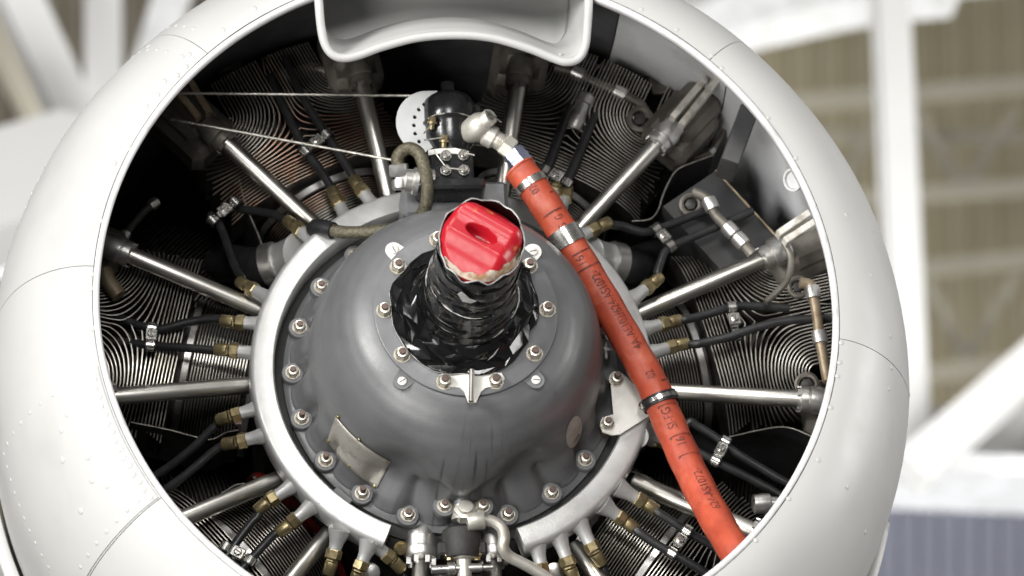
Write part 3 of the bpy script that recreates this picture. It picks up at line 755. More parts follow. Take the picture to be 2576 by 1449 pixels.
for q, w_, h_ in (((545, 150), 60, 45), ((1690, 205), 70, 40)):
    c_ = at(*q, .37); mb = MB(); box(mb, c_, (w_*.00055, 0, .006), (0, .012, 0), (-.005, 0, h_*.00055), .003)
    for sx_ in (-1, 1): lathe(mb, [(.006, 0), (.006, .006)], c_ + Vector((sx_*w_*.0003, -.012, 0)), (0, -1, 0), 6)
    child(mb.build('casting_lug', ROCK), eng)
# open plug bosses with rims
for px, py, Y, r in ((1738, 515, .30, .017), (2008, 722, .285, .016), (1610, 300, .33, .02), (2030, 968, .30, .018), (868, 300, .38, .016)):
    mb = MB(); n_ = Vector((-.2, -1, -.2)); lathe(mb, [(r, .01), (r, -.004), (r*.8, -.006), (r*.62, -.004), (r*.55, .010)], at(px, py, Y), -n_, 24, cap=False)
    o = child(mb.build('plug_boss', ROCK), eng)
    mb = MB(); lathe(mb, [(r*.5, .006), (r*.5, -.004), (r*.3, -.006)], at(px, py, Y), -n_, 6); on(o, mb.build('plug', CORE))
# spark plug barrel upper right, and stubs
mb = MB(); A, B = at(1440, 330, .33), at(1478, 240, .33); d = (B - A).normalized(); L = (B - A).length
lathe(mb, [(.012, 0), (.0145, .004), (.0145, L*.35), (.0125, L*.38), (.0125, L*.7), (.015, L*.72), (.015, L*.92), (.011, L)], A, d, 16); child(mb.build('spark_plug', ALU), eng)
mb = MB(); A, B = at(1355, 275, .35), at(1350, 200, .35); lathe(mb, [(.0085, 0), (.0085, (B - A).length)], A, B - A, 14); child(mb.build('spark_plug', STEEL), eng)
mb = MB(); A, B = at(640, 362, .36), at(590, 325, .36); lathe(mb, [(.010, 0), (.0085, (B - A).length)], A, B - A, 14); child(mb.build('spark_plug', STEEL), eng)

# ---- sump fitting, dark scavenge block and bent drain line at the bottom
mb = MB(); A = at(1166, 1242, .243); dn = Vector((0, .12, -1)).normalized()
lathe(mb, [(.019, -.012), (.0195, .004), (.017, .02)], A, dn, 20); on(nose, mb.build('sump_neck', NOSE))
mb = MB(); A = at(1170, 1285, .235)
lathe(mb, [(.012, -.012), (.0165, -.010), (.0165, .004), (.013, .006)], A, (0, -1, .25), 6); lathe(mb, [(.0105, .004), (.0105, .012), (.007, .013)], A, (0, -1, .25), 18)
lathe(mb, [(.0175, -.004), (.0185, .012), (.0185, .016)], at(1168, 1280, .245), dn, 18)
sump = child(mb.build('sump_fitting', CREAM), eng)
pts = [at(1175, 1312, .236), at(1210, 1308, .236), at(1240, 1312, .238), at(1262, 1328, .24), at(1268, 1352, .244), at(1266, 1378, .248), at(1282, 1400, .256), at(1320, 1420, .262), at(1370, 1450, .27), at(1420, 1490, .28)]
mb = MB(); sweep(mb, smooth(pts, 6), .0084, 14); on(sump, mb.build('drain_line', CREAM))
mb = MB(); lathe(mb, [(.0125, -.012), (.0135, -.010), (.0135, .010), (.0125, .012)], pts[0].lerp(pts[1], .6), pts[1] - pts[0], 16); on(sump, mb.build('line_socket', CREAM))
mb = MB(); A = at(1160, 1335, .262); lathe(mb, [(.020, -.004), (.0265, 0), (.0275, .006), (.0265, .036), (.025, .040)], A, dn, 28)
box(mb, A + dn*.028, (.034, 0, 0), (0, .012, 0), (0, 0, .010), .003); blk = child(mb.build('scavenge_block', CORE), eng)
for x in (1131, 1199):
    mb = MB(); lathe(mb, [(.0075, 0), (.0075, .012), (.005, .013), (.005, .018)], at(x, 1378, .258), dn, 6); on(blk, mb.build('brass_bolt', BRASS))
mb = MB(); lathe(mb, [(.018, -.006), (.019, 0), (.0165, .006), (.0105, .008), (.0105, .12)], at(1166, 1396, .262), dn, 18); on(blk, mb.build('outlet_pipe', CREAM))
mb = MB(); lathe(mb, [(.006, 0), (.006, .022), (.010, .023), (.010, .032), (.0065, .034), (.0065, .07), (.004, .071), (.004, .085)], at(1085, 1433, .262), (1, 0, .03), 12); child(mb.build('throttle_link', ALU), eng)
mb = MB(); lathe(mb, [(.010, 0), (.010, .004)], at(1008, 1378, .285), (0, -1, -.6), 20); lathe(mb, [(.0078, .004), (.0078, .013)], at(1008, 1378, .285), (0, -1, -.6), 6); child(mb.build('case_bolt', BRASS), eng)
for q in ((930, 1440), (1395, 1440)):
    mb = MB(); lathe(mb, [(.014, 0), (.014, .006), (.008, .008)], at(q[0], q[1], .31), (0, -1, -.4), 18); child(mb.build('case_bolt', ALU), eng)

# bracket plate that carries the orange hose clamp
bp = [(1536, 958), (1534, 944), (1545, 934), (1562, 937), (1574, 946), (1634, 1008), (1642, 1026), (1636, 1044), (1560, 1092), (1540, 1094), (1516, 1086), (1509, 1068), (1516, 1050), (1543, 1042)]
brk = mb = MB(); prism(mb, [at(x, y, .236) for x, y in bp], (0, .0035, 0)); brk = child(mb.build('hose_bracket', BRKT), eng)
for q, me in (((1550, 956), NUT2), ((1528, 1066), NUT)):
    on(brk, link('nut', me, None, at(*q, .236)))
    mb = MB(); lathe(mb, [(.009, 0), (.009, .034)], at(*q, .2395), (0, 1, 0), 14); on(brk, mb.build('spacer', STUD))

# ---- nozzles on the manifold and the ignition leads
def hexnut(mb, P, d, r, h, rot=0): lathe(mb, [(r*.88, 0), (r, h*.12), (r, h*.88), (r*.88, h)], P, d, 6, rot=rot)
lead_n = 0
def lead(label, noz, path, Y=(.275, .32), r=.0063, end=None, man=None, group=None):
    """noz: (base, tip) pixel pair on the manifold; path: the sheath beyond the nut"""
    base, tip = at(*noz[0], .268), at(*noz[1], Y[0]); d = (tip - base).normalized()
    mb = MB(); L = (tip - base).length
    lathe(mb, [(.0165, -.010), (.0128, 0), (.0100, L*.45), (.0092, L*.75), (.0092, L)], base, d, 20)
    on(man, mb.build('manifold_nozzle', CAST))
    t = thing('ignition_lead', label, 'ignition lead', tip, group)
    n = len(path); P = [tip + d*.004]
    for i, q in enumerate(path): P.append(at(q[0], q[1], q[2] if len(q) > 2 else Y[0] + (Y[1] - Y[0])*(i + 1)/n))
    P2 = smooth(P, 7)
    dd = (P2[3] - P2[0]).normalized()
    mb = MB(); hexnut(mb, tip - d*.001, d, .0116, .014, random.random()); hexnut(mb, tip - d*.001 + d*.0145, d, .0094, .003)
    child(mb.build('brass_nut', BRASS, None, 25), t)
    mb = MB(); lathe(mb, [(.0088, 0), (.0092, .002), (.0092, .017), (.0080, .019)], tip + d*.0165, (d + dd).normalized(), 18); child(mb.build('ferrule', BRASS), t)
    # start the sheath inside the ferrule
    st = tip + d*.03; Q = [st] + [p for p in P2 if (p - tip).dot(d) > .034 or (p - tip).length > .05]
    Q = smooth(Q[:1] + Q[1::3] + ([Q[-1]] if (len(Q) - 2) % 3 else []), 4)
    mb = MB(); sweep(mb, Q, r, 12); child(mb.build('rubber_sheath', RUBBER), t)
    return t
lead('black ignition lead passing under the cable over the orange tinted fins, nearer the slanting pushrod', ((872, 552), (855, 518)), [(842, 490), (808, 430), (770, 380), (735, 312), (705, 250), (680, 190)], man=manL)
lead('black ignition lead over the orange tinted fins, nearer the governor', ((940, 520), (917, 488)), [(895, 455), (855, 390), (820, 335), (780, 275), (745, 210), (720, 150)], man=manL)
lead('black ignition lead curving to the clamp, nut beside the foot of the long slanting pushrod', ((798, 612), (758, 582)), [(728, 560), (690, 540), (640, 530), (600, 524), (575, 500), (572, 470)], Y=(.28, .40), man=manL)
lead('black ignition lead bending upward in front of the rubber intake boot', ((678, 752), (642, 732)), [(612, 706), (588, 664), (570, 610), (552, 565), (530, 540)], Y=(.28, .36), man=manL)
lead('upper lead of the level pair held by a bright clamp beside the cowling lip', ((662, 815), (615, 812)), [(570, 805), (520, 803), (460, 814), (400, 828), (350, 818), (300, 800), (262, 790)], Y=(.275, .34), man=manL)
lead('lower lead of the level pair held by a bright clamp beside the cowling lip', ((652, 890), (600, 884)), [(550, 882), (480, 876), (420, 872), (370, 868), (320, 862), (270, 858)], Y=(.275, .34), man=manL)
lead('upper black lead drooping below the level pushrod tube', ((652, 1026), (605, 1040)), [(572, 1052), (535, 1078), (495, 1118), (455, 1152), (420, 1178), (370, 1210)], Y=(.275, .36), man=manL)
lead('lower black lead drooping into the gap below the level pushrod tube', ((662, 1096), (620, 1106)), [(585, 1112), (545, 1130), (495, 1172), (450, 1208), (410, 1236), (360, 1270)], Y=(.275, .35), man=manL)
lead('black lead beside the red painted band, upper of the clamped pair', ((736, 1222), (696, 1248)), [(668, 1276), (635, 1312), (605, 1350), (575, 1392), (545, 1432), (520, 1470)], Y=(.275, .31), man=manL)
lead('black lead crossing the red painted band, lower of the clamped pair', ((780, 1276), (748, 1303)), [(712, 1328), (682, 1352), (650, 1386), (620, 1418), (590, 1452), (570, 1490)], Y=(.275, .31), man=manL)
lead('short black lead dropping from the end of the left manifold half, beside the steel pushrod', ((850, 1352), (842, 1384)), [(832, 1420), (822, 1450), (815, 1490), (812, 1530)], man=manL)
lead('short black lead below the square end of the left manifold half', ((925, 1380), (912, 1412)), [(902, 1445), (895, 1475), (890, 1530)], man=manL)
lead('short black lead next to the brass case bolt below the manifold gap', ((945, 1372), (968, 1392)), [(992, 1420), (1012, 1446), (1035, 1490)], man=manL)
lead('black lead running level from behind the orange hose to the double clamp', ((1452, 598), (1484, 582)), [(1530, 566), (1570, 570), (1615, 584), (1650, 578), (1700, 560), (1750, 540), (1790, 528)], Y=(.27, .30), man=manR)
lead('black lead rising past the right intake stub to the bent drain pipe', ((1590, 752), (1622, 728)), [(1648, 700), (1662, 660), (1678, 628), (1730, 602), (1800, 572), (1860, 545), (1892, 530)], Y=(.275, .29), man=manR)
lead('upper of two clamped black leads crossing the bright fins beside the orange hose', ((1622, 828), (1660, 818)), [(1705, 808), (1760, 796), (1820, 778), (1870, 770), (1930, 772), (1985, 776)], Y=(.275, .29), man=manR)
lead('lower of two clamped black leads crossing the bright fins and passing behind the lip', ((1638, 888), (1678, 876)), [(1725, 870), (1780, 860), (1840, 846), (1890, 828), (1960, 810), (2040, 802), (2110, 800)], Y=(.275, .27), man=manR)
lead('black lead emerging from behind the orange hose above the dark gap', ((1618, 1078), (1662, 1098)), [(1700, 1062), (1745, 1068), (1800, 1100), (1850, 1138), (1910, 1175), (1985, 1218), (2060, 1250)], Y=(.29, .32), man=manR)
lead('black lead emerging from behind the orange hose through the lower clamp band', ((1612, 1100), (1640, 1106)), [(1690, 1120), (1740, 1130), (1790, 1155), (1840, 1180), (1890, 1205), (1950, 1238), (2010, 1275)], Y=(.30, .33), man=manR)
lead('upper lead of the pair running under the orange hose near its lower end', ((1566, 1232), (1600, 1252)), [(1640, 1280), (1690, 1312), (1730, 1338), (1780, 1366), (1830, 1400), (1880, 1440)], Y=(.275, .30), man=manR)
lead('lower lead of the pair running below the orange hose over the fins', ((1528, 1278), (1552, 1296)), [(1590, 1326), (1640, 1362), (1690, 1392), (1740, 1420), (1790, 1452), (1850, 1500)], Y=(.275, .30), man=manR)
lead('black lead bending down from the right manifold half, third nozzle from its square end', ((1462, 1325), (1484, 1366)), [(1502, 1392), (1518, 1425), (1526, 1465), (1530, 1520)], man=manR)
lead('black lead bending down from the right manifold half, second nozzle from its square end', ((1408, 1358), (1424, 1402)), [(1440, 1440), (1458, 1480), (1470, 1530)], man=manR)
lead('short black lead under the square end of the right manifold half', ((1352, 1380), (1360, 1418)), [(1366, 1455), (1372, 1500), (1375, 1540)], man=manR)
lead('black lead behind the top of the orange hose, nearer the governor', ((1370, 520), (1392, 486)), [(1375, 440), (1378, 420), (1400, 360), (1420, 305), (1440, 250), (1455, 200)], Y=(.29, .34), r=.0075, man=manR)
lead('black lead behind the top of the orange hose, nearer the slanting pushrod', ((1405, 540), (1418, 505)), [(1424, 465), (1432, 445), (1458, 385), (1482, 325), (1502, 275), (1520, 220)], Y=(.29, .34), r=.0075, man=manR)

# ---- two-band cable clamps
def clamp(label, a, b, Y, Yb=None):
    A, B = at(*a, Y), at(*b, Yb or Y); M = (A + B)/2; t = thing('cable_clamp', label, 'clamp', M); d = (B - A).normalized()
    n = Vector((0, -1, 0)); ax = d.cross(n).normalized()
    for P in (A, B):
        mb = MB(); lathe(mb, [(.0078, -.0055), (.0092, -.0055), (.0092, .0055), (.0078, .0055)], P, ax, 20, cap=False); child(mb.build('clamp_band', BAND), t)
        mb = MB(); lathe(mb, [(.0072, -.0075), (.0088, -.0075), (.0088, .0075), (.0072, .0075)], P, ax, 16, cap=False); child(mb.build('clamp_cushion', RUBBER), t)
    mb = MB(); box(mb, M + n*.004, d*max(.006, (A - B).length*.5 - .010), ax*.0048, n*.0022, .0006); child(mb.build('clamp_strap', BAND), t)
    mb = MB(); box(mb, M + n*.0075, d*.0095, ax*.0085, n*.003, .0015)
    lathe(mb, [(.0058, 0), (.0058, .003), (.0045, .004)], M + n*.0105, n, 14); mb.cur = 1; box(mb, M + n*.0147, d*.0042, ax*.0007, n*.0004)
    child(mb.build('clamp_screw', [BAND, STUD]), t)
clamp('bright clamp joining the two leads over the orange tinted fins', (770, 381), (822, 340), .292)
clamp('clamp with white screw head in the dark gap left of the rubber intake boot', (592, 510), (536, 556), .34)
clamp('clamp joining the level pair of leads beside the cowling lip', (382, 826), (378, 869), .30)
clamp('square headed clamp on the leads near the red painted band', (567, 1378), (628, 1412), .298)
clamp('small double clamp on the leads above the right intake stub', (1650, 578), (1686, 620), .282)
clamp('clamp joining the two leads across the bright right hand fins', (1840, 774), (1852, 842), .279)
clamp('clamp hanging in the dark gap right of the orange hose', (1824, 1112), (1800, 1158), .298)
clamp('clamp on the leads below the lower end of the orange hose', (1728, 1336), (1690, 1392), .286)
clamp('clamp with square screw behind the top of the orange hose', (1370, 430), (1424, 462), .296)

# ------------------------------------------------------------------ control cables
for lab, a, b, bow in (('taut upper steel control cable running level to the governor quadrant', (438, 234, .22), (1052, 241, .19), 0), ('lower steel control cable slanting down to the governor', (430, 300, .22), (985, 402, .19), 0)):
    A, B = at(*a), at(*b); mb = MB(); sweep(mb, [A.lerp(B, i/12) for i in range(13)], .0021, 8)
    tag(mb.build('control_cable', WIRE), lab, 'cable')

# ------------------------------------------------------------------ propeller governor
YG = .17
gov = thing('propeller_governor', 'glossy black propeller governor standing on top of the nose case', 'governor', at(1130, 480, YG))
kx = (at(1230, 380, YG) - at(1130, 380, YG)).x/100; kz = (at(1130, 380, YG) - at(1130, 480, YG)).z/100
def gp(px, py, dy=0): p = at(px, py, YG); p.y += dy; return p
def gl(name, prof, px, py, mt, n=28, dy=0, ax=(0, 0, 1)):
    mb = MB(); lathe(mb, [(r*kx, h*kz) for r, h in prof], gp(px, py, dy), ax, n); return child(mb.build(name, mt), gov)
gl('governor_head', [(62, 0), (66, 6), (66, 52), (60, 62), (46, 72), (30, 78)], 1130, 318, BLACKP)
gl('head_flange', [(70, -4), (70, 3), (66, 5)], 1130, 318, BLACKP)
gl('control_shaft', [(21, 0), (21, 26), (17, 28), (17, 52), (14, 54)], 1128, 262, BLACKP)
gl('governor_body', [(44, -78), (50, -60), (64, -36), (64, -10), (68, -3)], 1130, 318, BLACKP)
mb = MB(); box(mb, gp(1160, 290, .03), (50*kx, 0, 0), (0, .03, 0), (0, 0, 36*kz), .006); child(mb.build('side_housing', BLACKP), gov)
mb = MB(); box(mb, gp(1130, 440), (56*kx, 0, 0), (0, .032, 0), (0, 0, 40*kz), .004); child(mb.build('valve_block', BLACKP), gov)
mb = MB(); box(mb, gp(1130, 492), (84*kx, 0, 0), (0, .045, 0), (0, 0, 14*kz), .004); child(mb.build('mounting_foot', BLACKP), gov)
mb = MB(); A = gp(1075, 402, -.036); pts = [gp(1072, 404, -.034), gp(1100, 400, -.034), gp(1140, 399, -.034), gp(1172, 406, -.034), gp(1176, 416, -.034), gp(1140, 413, -.034), gp(1100, 413, -.034), gp(1073, 417, -.034)]
prism(mb, pts, (0, .004, 0)); child(mb.build('cover_strip', BRKT), gov)
gs = MB(); lathe(gs, [(.0080, 0), (.0080, .002), (.0068, .002), (.0066, .007), (.0052, .0085)], (0, 0, 0), (0, -1, 0), 18); gs.cur = 1
box(gs, (0, -.0087, 0), (.0052, 0, 0), (0, .0004, 0), (0, 0, .0008)); GS = gs.mesh('cover_screw', [BAND, STUD])
for x, y in ((1116, 420), (1160, 418), (1116, 456), (1161, 456)): child(link('cover_screw', GS, None, gp(x, y, -.034), (0, random.random()*2, 0)), gov)
for a, b in (((1116, 456), (1161, 460)), ((1085, 412), (1112, 450)), ((1160, 418), (1186, 424)), ((1060, 386), (1106, 380)), ((1060, 370), (1080, 345))):
    mb = MB(); sweep(mb, [gp(*a, -.043), gp(*b, -.043)], .0011, 6); child(mb.build('locking_wire', WIRE), gov)
for x, y in ((1082, 338), (1112, 384)):
    mb = MB(); lathe(mb, [(.007, 0), (.007, .003), (.005, .003)], gp(x, y, -.034), (.1, -.5, 1), 14); lathe(mb, [(.0058, .003), (.0058, .010)], gp(x, y, -.034), (.1, -.5, 1), 6); lathe(mb, [(.004, -.008), (.004, 0)], gp(x, y, -.034), (.1, -.5, 1), 10); child(mb.build('brass_bolt', BRASS), gov)
mb = MB(); sweep(mb, smooth([gp(1072, 322, -.03), gp(1100, 316, -.037), (gp(1150, 315, -.037)), gp(1180, 318, -.03)], 5), .0011, 6); child(mb.build('locking_wire', WIRE), gov)
# grey quadrant plate with real holes, from a filled outline
cu = bpy.data.curves.new('quadrant', 'CURVE'); cu.dimensions = '2D'; cu.fill_mode = 'BOTH'; cu.extrude = .0018; cu.bevel_depth = .0004
def spl(pts):
    s = cu.splines.new('POLY'); s.points.add(len(pts) - 1); s.use_cyclic_u = True
    for i, (x, y) in enumerate(pts): s.points[i].co = (x, y, 0, 1)
RQ = 80
out = [(RQ*kx*math.cos(R_(a)), RQ*kz*math.sin(R_(a))) for a in range(96, 262, 4)]
out += [(-6*kx, -70*kz), (28*kx, -55*kz), (28*kx, 60*kz), (26*kx, RQ*kz)]
spl(out)
for i, (hx, hy) in enumerate(((-22, 33), (-33, 14), (-36, -7), (-34, -28), (-25, -48), (-8, 46))):
    spl([(hx*kx + 5.6*kx*math.cos(2*PI*q/14), hy*kz + 5.6*kz*math.sin(2*PI*q/14)) for q in range(14)])
co = bpy.data.objects.new('tmp', cu); COL.objects.link(co)
me = bpy.data.meshes.new_from_object(co.evaluated_get(bpy.context.evaluated_depsgraph_get())); bpy.data.objects.remove(co)
me.name = 'quadrant_plate'; me.materials.clear(); me.materials.append(mat('quadrant_grey', (.52, .53, .53), .5, .1, (.44, .44, .44), .5, 30))
child(link('quadrant_plate', me, None, gp(1076, 316, -.008), (PI/2, 0, 0)), gov)

# cream banjo fitting and blue nut
bj = thing('elbow_fitting', 'cream banjo elbow with slotted plug joining the orange hose to the governor', 'fitting', gp(1196, 346))
mb = MB(); c = gp(1193, 348, -.035)
lathe(mb, [(.006, -.024), (.0140, -.021), (.0178, -.012), (.0188, 0), (.0180, .010), (.015, .017), (.0125, .019)], c, (.75, -1, .22), 26); child(mb.build('banjo_body', CREAM), bj)
d = Vector((.75, -1, .22)).normalized()
mb = MB(); lathe(mb, [(.0122, .012), (.0122, .030), (.0112, .0315), (.0075, .0315), (.0070, .020)], c, d, 22); child(mb.build('plug_cap', CREAM), bj)
mb = MB(); lathe(mb, [(.0068, .018), (.0068, .022)], c, d, 16); child(mb.build('plug_socket', BLK), bj)
x, y, z = frame(d); mb = MB(); sweep(mb, [c + d*.0325 - x*.011 + y*.004, c + d*.034, c + d*.0325 + x*.018 - y*.006], .0011, 6); child(mb.build('split_pin', BAND), bj)
q = [gp(1212, 358, -.03), gp(1240, 372, -.028), gp(1266, 384, -.026), gp(1286, 402, -.024), gp(1306, 425, -.022)]
mb = MB(); d = (q[2] - q[0]).normalized(); lathe(mb, [(.013, 0), (.0165, .004), (.0165, .016), (.0125, .019), (.0125, .034)], q[0], d, 24)
for k in range(5): lathe(mb, [(.0125, .022 + k*.0025), (.0137, .023 + k*.0025), (.0125, .024 + k*.0025)], q[0], d, 20)
child(mb.build('elbow_neck', CREAM), bj)
mb = MB(); hexnut(mb, q[2] - d*.004, (q[3] - q[1]), .0165, .018, .4); child(mb.build('elbow_hex', CREAM), bj)
mb = MB(); d = (q[4] - q[3]).normalized(); hexnut(mb, q[3] - d*.002, d, .0172, .036, .2); child(mb.build('swivel_nut', BLUE), bj)

# orange hose
hpts = [(1306, 424, .150), (1330, 455, .150), (1375, 520, .152), (1425, 600, .158), (1480, 690, .168), (1540, 790, .178), (1595, 885, .188), (1640, 965, .196), (1672, 1040, .200), (1712, 1130, .196), (1752, 1215, .180), (1800, 1305, .150), (1855, 1395, .110), (1915, 1480, .09), (1970, 1540, .09)]
HP = smooth([at(*q) for q in hpts], 10); HR = .0228
hose = thing('orange_hose', 'thick orange hose with printed code running across the engine', 'hose', HP[0])
rad = []
for i, p in enumerate(HP):
    t = i/len(HP); rad.append(HR*(1.0 + .02*math.sin(i*.7)) + (.0015 if i < 3 else 0))
mb = MB(); sweep(mb, HP, rad, 32); child(mb.build('hose_body', ORANGE), hose)
HFR = frames(HP)
ARC = [0]
for i in range(1, len(HP)): ARC.append(ARC[-1] + (HP[i] - HP[i - 1]).length)
def hose_at(s, ang, r):
    s = max(0, min(ARC[-1] - 1e-5, s)); i = max(k for k in range(len(ARC)) if ARC[k] <= s); i = min(i, len(HP) - 2)
    t = (s - ARC[i])/(ARC[i + 1] - ARC[i]); p = HP[i].lerp(HP[i + 1], t); n = HFR[i][0].lerp(HFR[i + 1][0], t).normalized(); b = HFR[i][1].lerp(HFR[i + 1][1], t).normalized()
    return p + (n*math.cos(ang) + b*math.sin(ang))*r
def hose_s(px, py):
    q = min(range(len(HP)), key=lambda i: (HP[i] - at(px, py, HP[i].y)).length); return ARC[q]
def band(name, s, half, r, mt, parent, n=36):
    mb = MB(); vs = []; fs = []
    sec = [(-half, HR*.98), (-half, r), (half, r), (half, HR*.98)]
    for ds, rr in sec:
        for k in range(n): vs.append(hose_at(s + ds, 2*PI*k/n, rr))
    for j in range(3):
        for k in range(n): l = (k + 1) % n; fs.append((j*n + k, j*n + l, j*n + n + l, j*n + n + k))
    mb.add(vs, fs); return child(mb.build(name, mt), parent)
band('end_strap', hose_s(1338, 468), .0055, HR + .0022, BAND, hose)
band('wide_sleeve', hose_s(1428, 602), .0125, HR + .0018, BAND, hose)
# sign of the angle that points to the photograph's left of the hose
mid = len(HP)//2
SGN = 1 if (HFR[mid][1].dot(RT) < 0) else -1
def textmesh(body, size):
    c = bpy.data.curves.new('t', 'FONT'); c.body = body; c.size = size; c.align_x = 'CENTER'; c.align_y = 'CENTER'
    o = bpy.data.objects.new('t', c); COL.objects.link(o)
    me = bpy.data.meshes.new_from_object(o.evaluated_get(bpy.context.evaluated_depsgraph_get()))
    bm = bmesh.new(); bm.from_mesh(me); bmesh.ops.triangulate(bm, faces=bm.faces[:])
    for k in range(4):
        ed = [e for e in bm.edges if e.calc_length() > .0028]
        if ed: bmesh.ops.subdivide_edges(bm, edges=ed, cuts=1); bmesh.ops.triangulate(bm, faces=bm.faces[:])
    vs = [tuple(v.co) for v in bm.verts]; bm.verts.index_update(); fs = [tuple(v.index for v in f.verts) for f in bm.faces]; bm.free()
    bpy.data.objects.remove(o); bpy.data.meshes.remove(me); return vs, fs
def hprint(body, px, py, size, off=0, length=None):
    """letters run up the hose, their tops towards its left side"""
    vs, fs = textmesh(body, size); s0 = hose_s(px, py); a0 = SGN*off
    k = 1
    if length: xs_ = [v[0] for v in vs]; k = length/(max(xs_) - min(xs_))
    mb = MB().add([hose_at(s0 - x*k, a0 + SGN*y/HR, HR + .0007) for x, y, z in vs], fs); return child(mb.build('printed_code', PRINT), hose)
def hline(px, py, a0, a1, w=.0009, ticks=0):
    s0 = hose_s(px, py); mb = MB(); n = 12; vs = []; fs = []
    for i in range(n + 1):
        a = SGN*(a0 + (a1 - a0)*i/n); vs += [hose_at(s0 - w, a, HR + .001), hose_at(s0 + w, a, HR + .001)]
    for i in range(n): fs.append((2*i, 2*i + 1, 2*i + 3, 2*i + 2))
    if ticks:
        for a in (a0, a1):
            b = len(vs); vs += [hose_at(s0, SGN*(a - .06), HR + .001), hose_at(s0, SGN*(a + .06), HR + .001), hose_at(s0 + ticks, SGN*(a + .06), HR + .001), hose_at(s0 + ticks, SGN*(a - .06), HR + .001)]; fs.append((b, b + 1, b + 2, b + 3))
    mb.add(vs, fs); child(mb.build('printed_mark', PRINT), hose)
hprint('02', 1345, 487, .0175, .35, .012)
hline(1362, 505, -.7, -.35); hline(1388, 545, -.5, .9)
hprint('G', 1396, 556, .017, .0, .006); hprint('-G', 1415, 585, .017, .1, .012)
hline(1450, 640, -.8, .6); hprint('16', 1461, 657, .0185, .25, .012)
hline(1478, 682, -.9, .9, .0012, .004)
hprint('4A-AE102/624-AS1072-', 1556, 782, .0195, -.1, .126)
hprint('02', 1637, 945, .017, .1, .012); hline(1652, 972, -.8, -.3)
hline(1676, 1030, -.6, .5, .0007, .003); hprint('SI-FG', 1690, 1068, .019, .15, .034); hline(1706, 1108, -.7, .6, .0007, .003)
hprint('16', 1716, 1130, .019, .05, .013); hline(1732, 1158, -.7, .6, .0007, .003)
hprint('624-AS1072-', 1778, 1258, .017, -.05, .085)
# moulded seam line along the hose
mb = MB(); vs = []; fs = []; n = 60
for i in range(n + 1):
    s = .02 + (ARC[-1] - .16)*i/n; a = -SGN*(.78 + .05*math.sin(i*.9)); vs += [hose_at(s, a - .012, HR + .0008), hose_at(s, a + .012, HR + .0008)]
for i in range(n):
    if (i % 7) != 3: fs.append((2*i, 2*i + 1, 2*i + 3, 2*i + 2))
mb.add(vs, fs); child(mb.build('seam_line', PRINT), hose)
# cushioned clamp on the bracket plate
s0 = hose_s(1668, 1005)
hc = thing('hose_clamp', 'black cushioned band clamp holding the orange hose to the white bracket', 'clamp', hose_at(s0, 0, 0))
band('rubber_cushion', s0, .0075, HR + .0034, RUBBER, hc); band('clamp_band', s0, .0035, HR + .0046, BAND, hc)
mb = MB(); e = at(1616, 1026, .243); f = hose_at(s0, SGN*1.9, HR + .004); dv = f - e
box(mb, (e + f)/2, dv*.55, dv.cross(Vector((0, 1, 0))).normalized()*.006, (0, .0012, 0)); lathe(mb, [(.009, 0), (.009, .003)], e, (0, -1, 0), 18); child(mb.build('clamp_tab', BRKT), hc)
mb = MB(); lathe(mb, [(.0066, 0), (.0066, .006), (.0045, .006), (.004, .003)], e + Vector((0, -.003, 0)), (0, -1, 0), 16); child(mb.build('clamp_screw', STUD), hc)

# ------------------------------------------------------------------ braided hose from the governor
bh = thing('braided_hose', 'olive braided hose looping from the governor fitting over the manifold', 'hose', gp(1030, 440))
pts = [at(1003, 418, .13), at(1000, 398, .125), at(1010, 382, .12), at(1032, 373, .118), at(1055, 388, .118), at(1068, 425, .12), at(1075, 470, .13), at(1070, 520, .15), at(1045, 555, .175), at(1000, 575, .20), at(940, 582, .218), at(880, 585, .228), at(838, 580, .236), at(800, 572, .25)]
mb = MB(); sweep(mb, smooth(pts, 7), .0092, 16); child(mb.build('braided_sheath', OLIVE), bh)
mb = MB(); sweep(mb, smooth(pts[-2:] + [at(790, 578, .26)], 4), .0125, 14); child(mb.build('rubber_grommet', RUBBER), bh)
A = at(1003, 418, .13); dn = (at(1006, 460, .14) - A).normalized()
mb = MB(); hexnut(mb, A - dn*.003, dn, .0145, .018, .3); lathe(mb, [(.011, .018), (.012, .022), (.012, .030), (.008, .034)], A, dn, 18); child(mb.build('swivel_nut', ALU), bh)
mb = MB(); lathe(mb, [(.010, -.008), (.013, -.004), (.013, .004), (.0165, .006), (.0165, .016), (.0195, .018), (.0195, .024), (.014, .026), (.014, .034), (.020, .036), (.020, .046)], at(1008, 452, .14), (1, .1, -.08), 24); child(mb.build('elbow_body', ALU), bh)

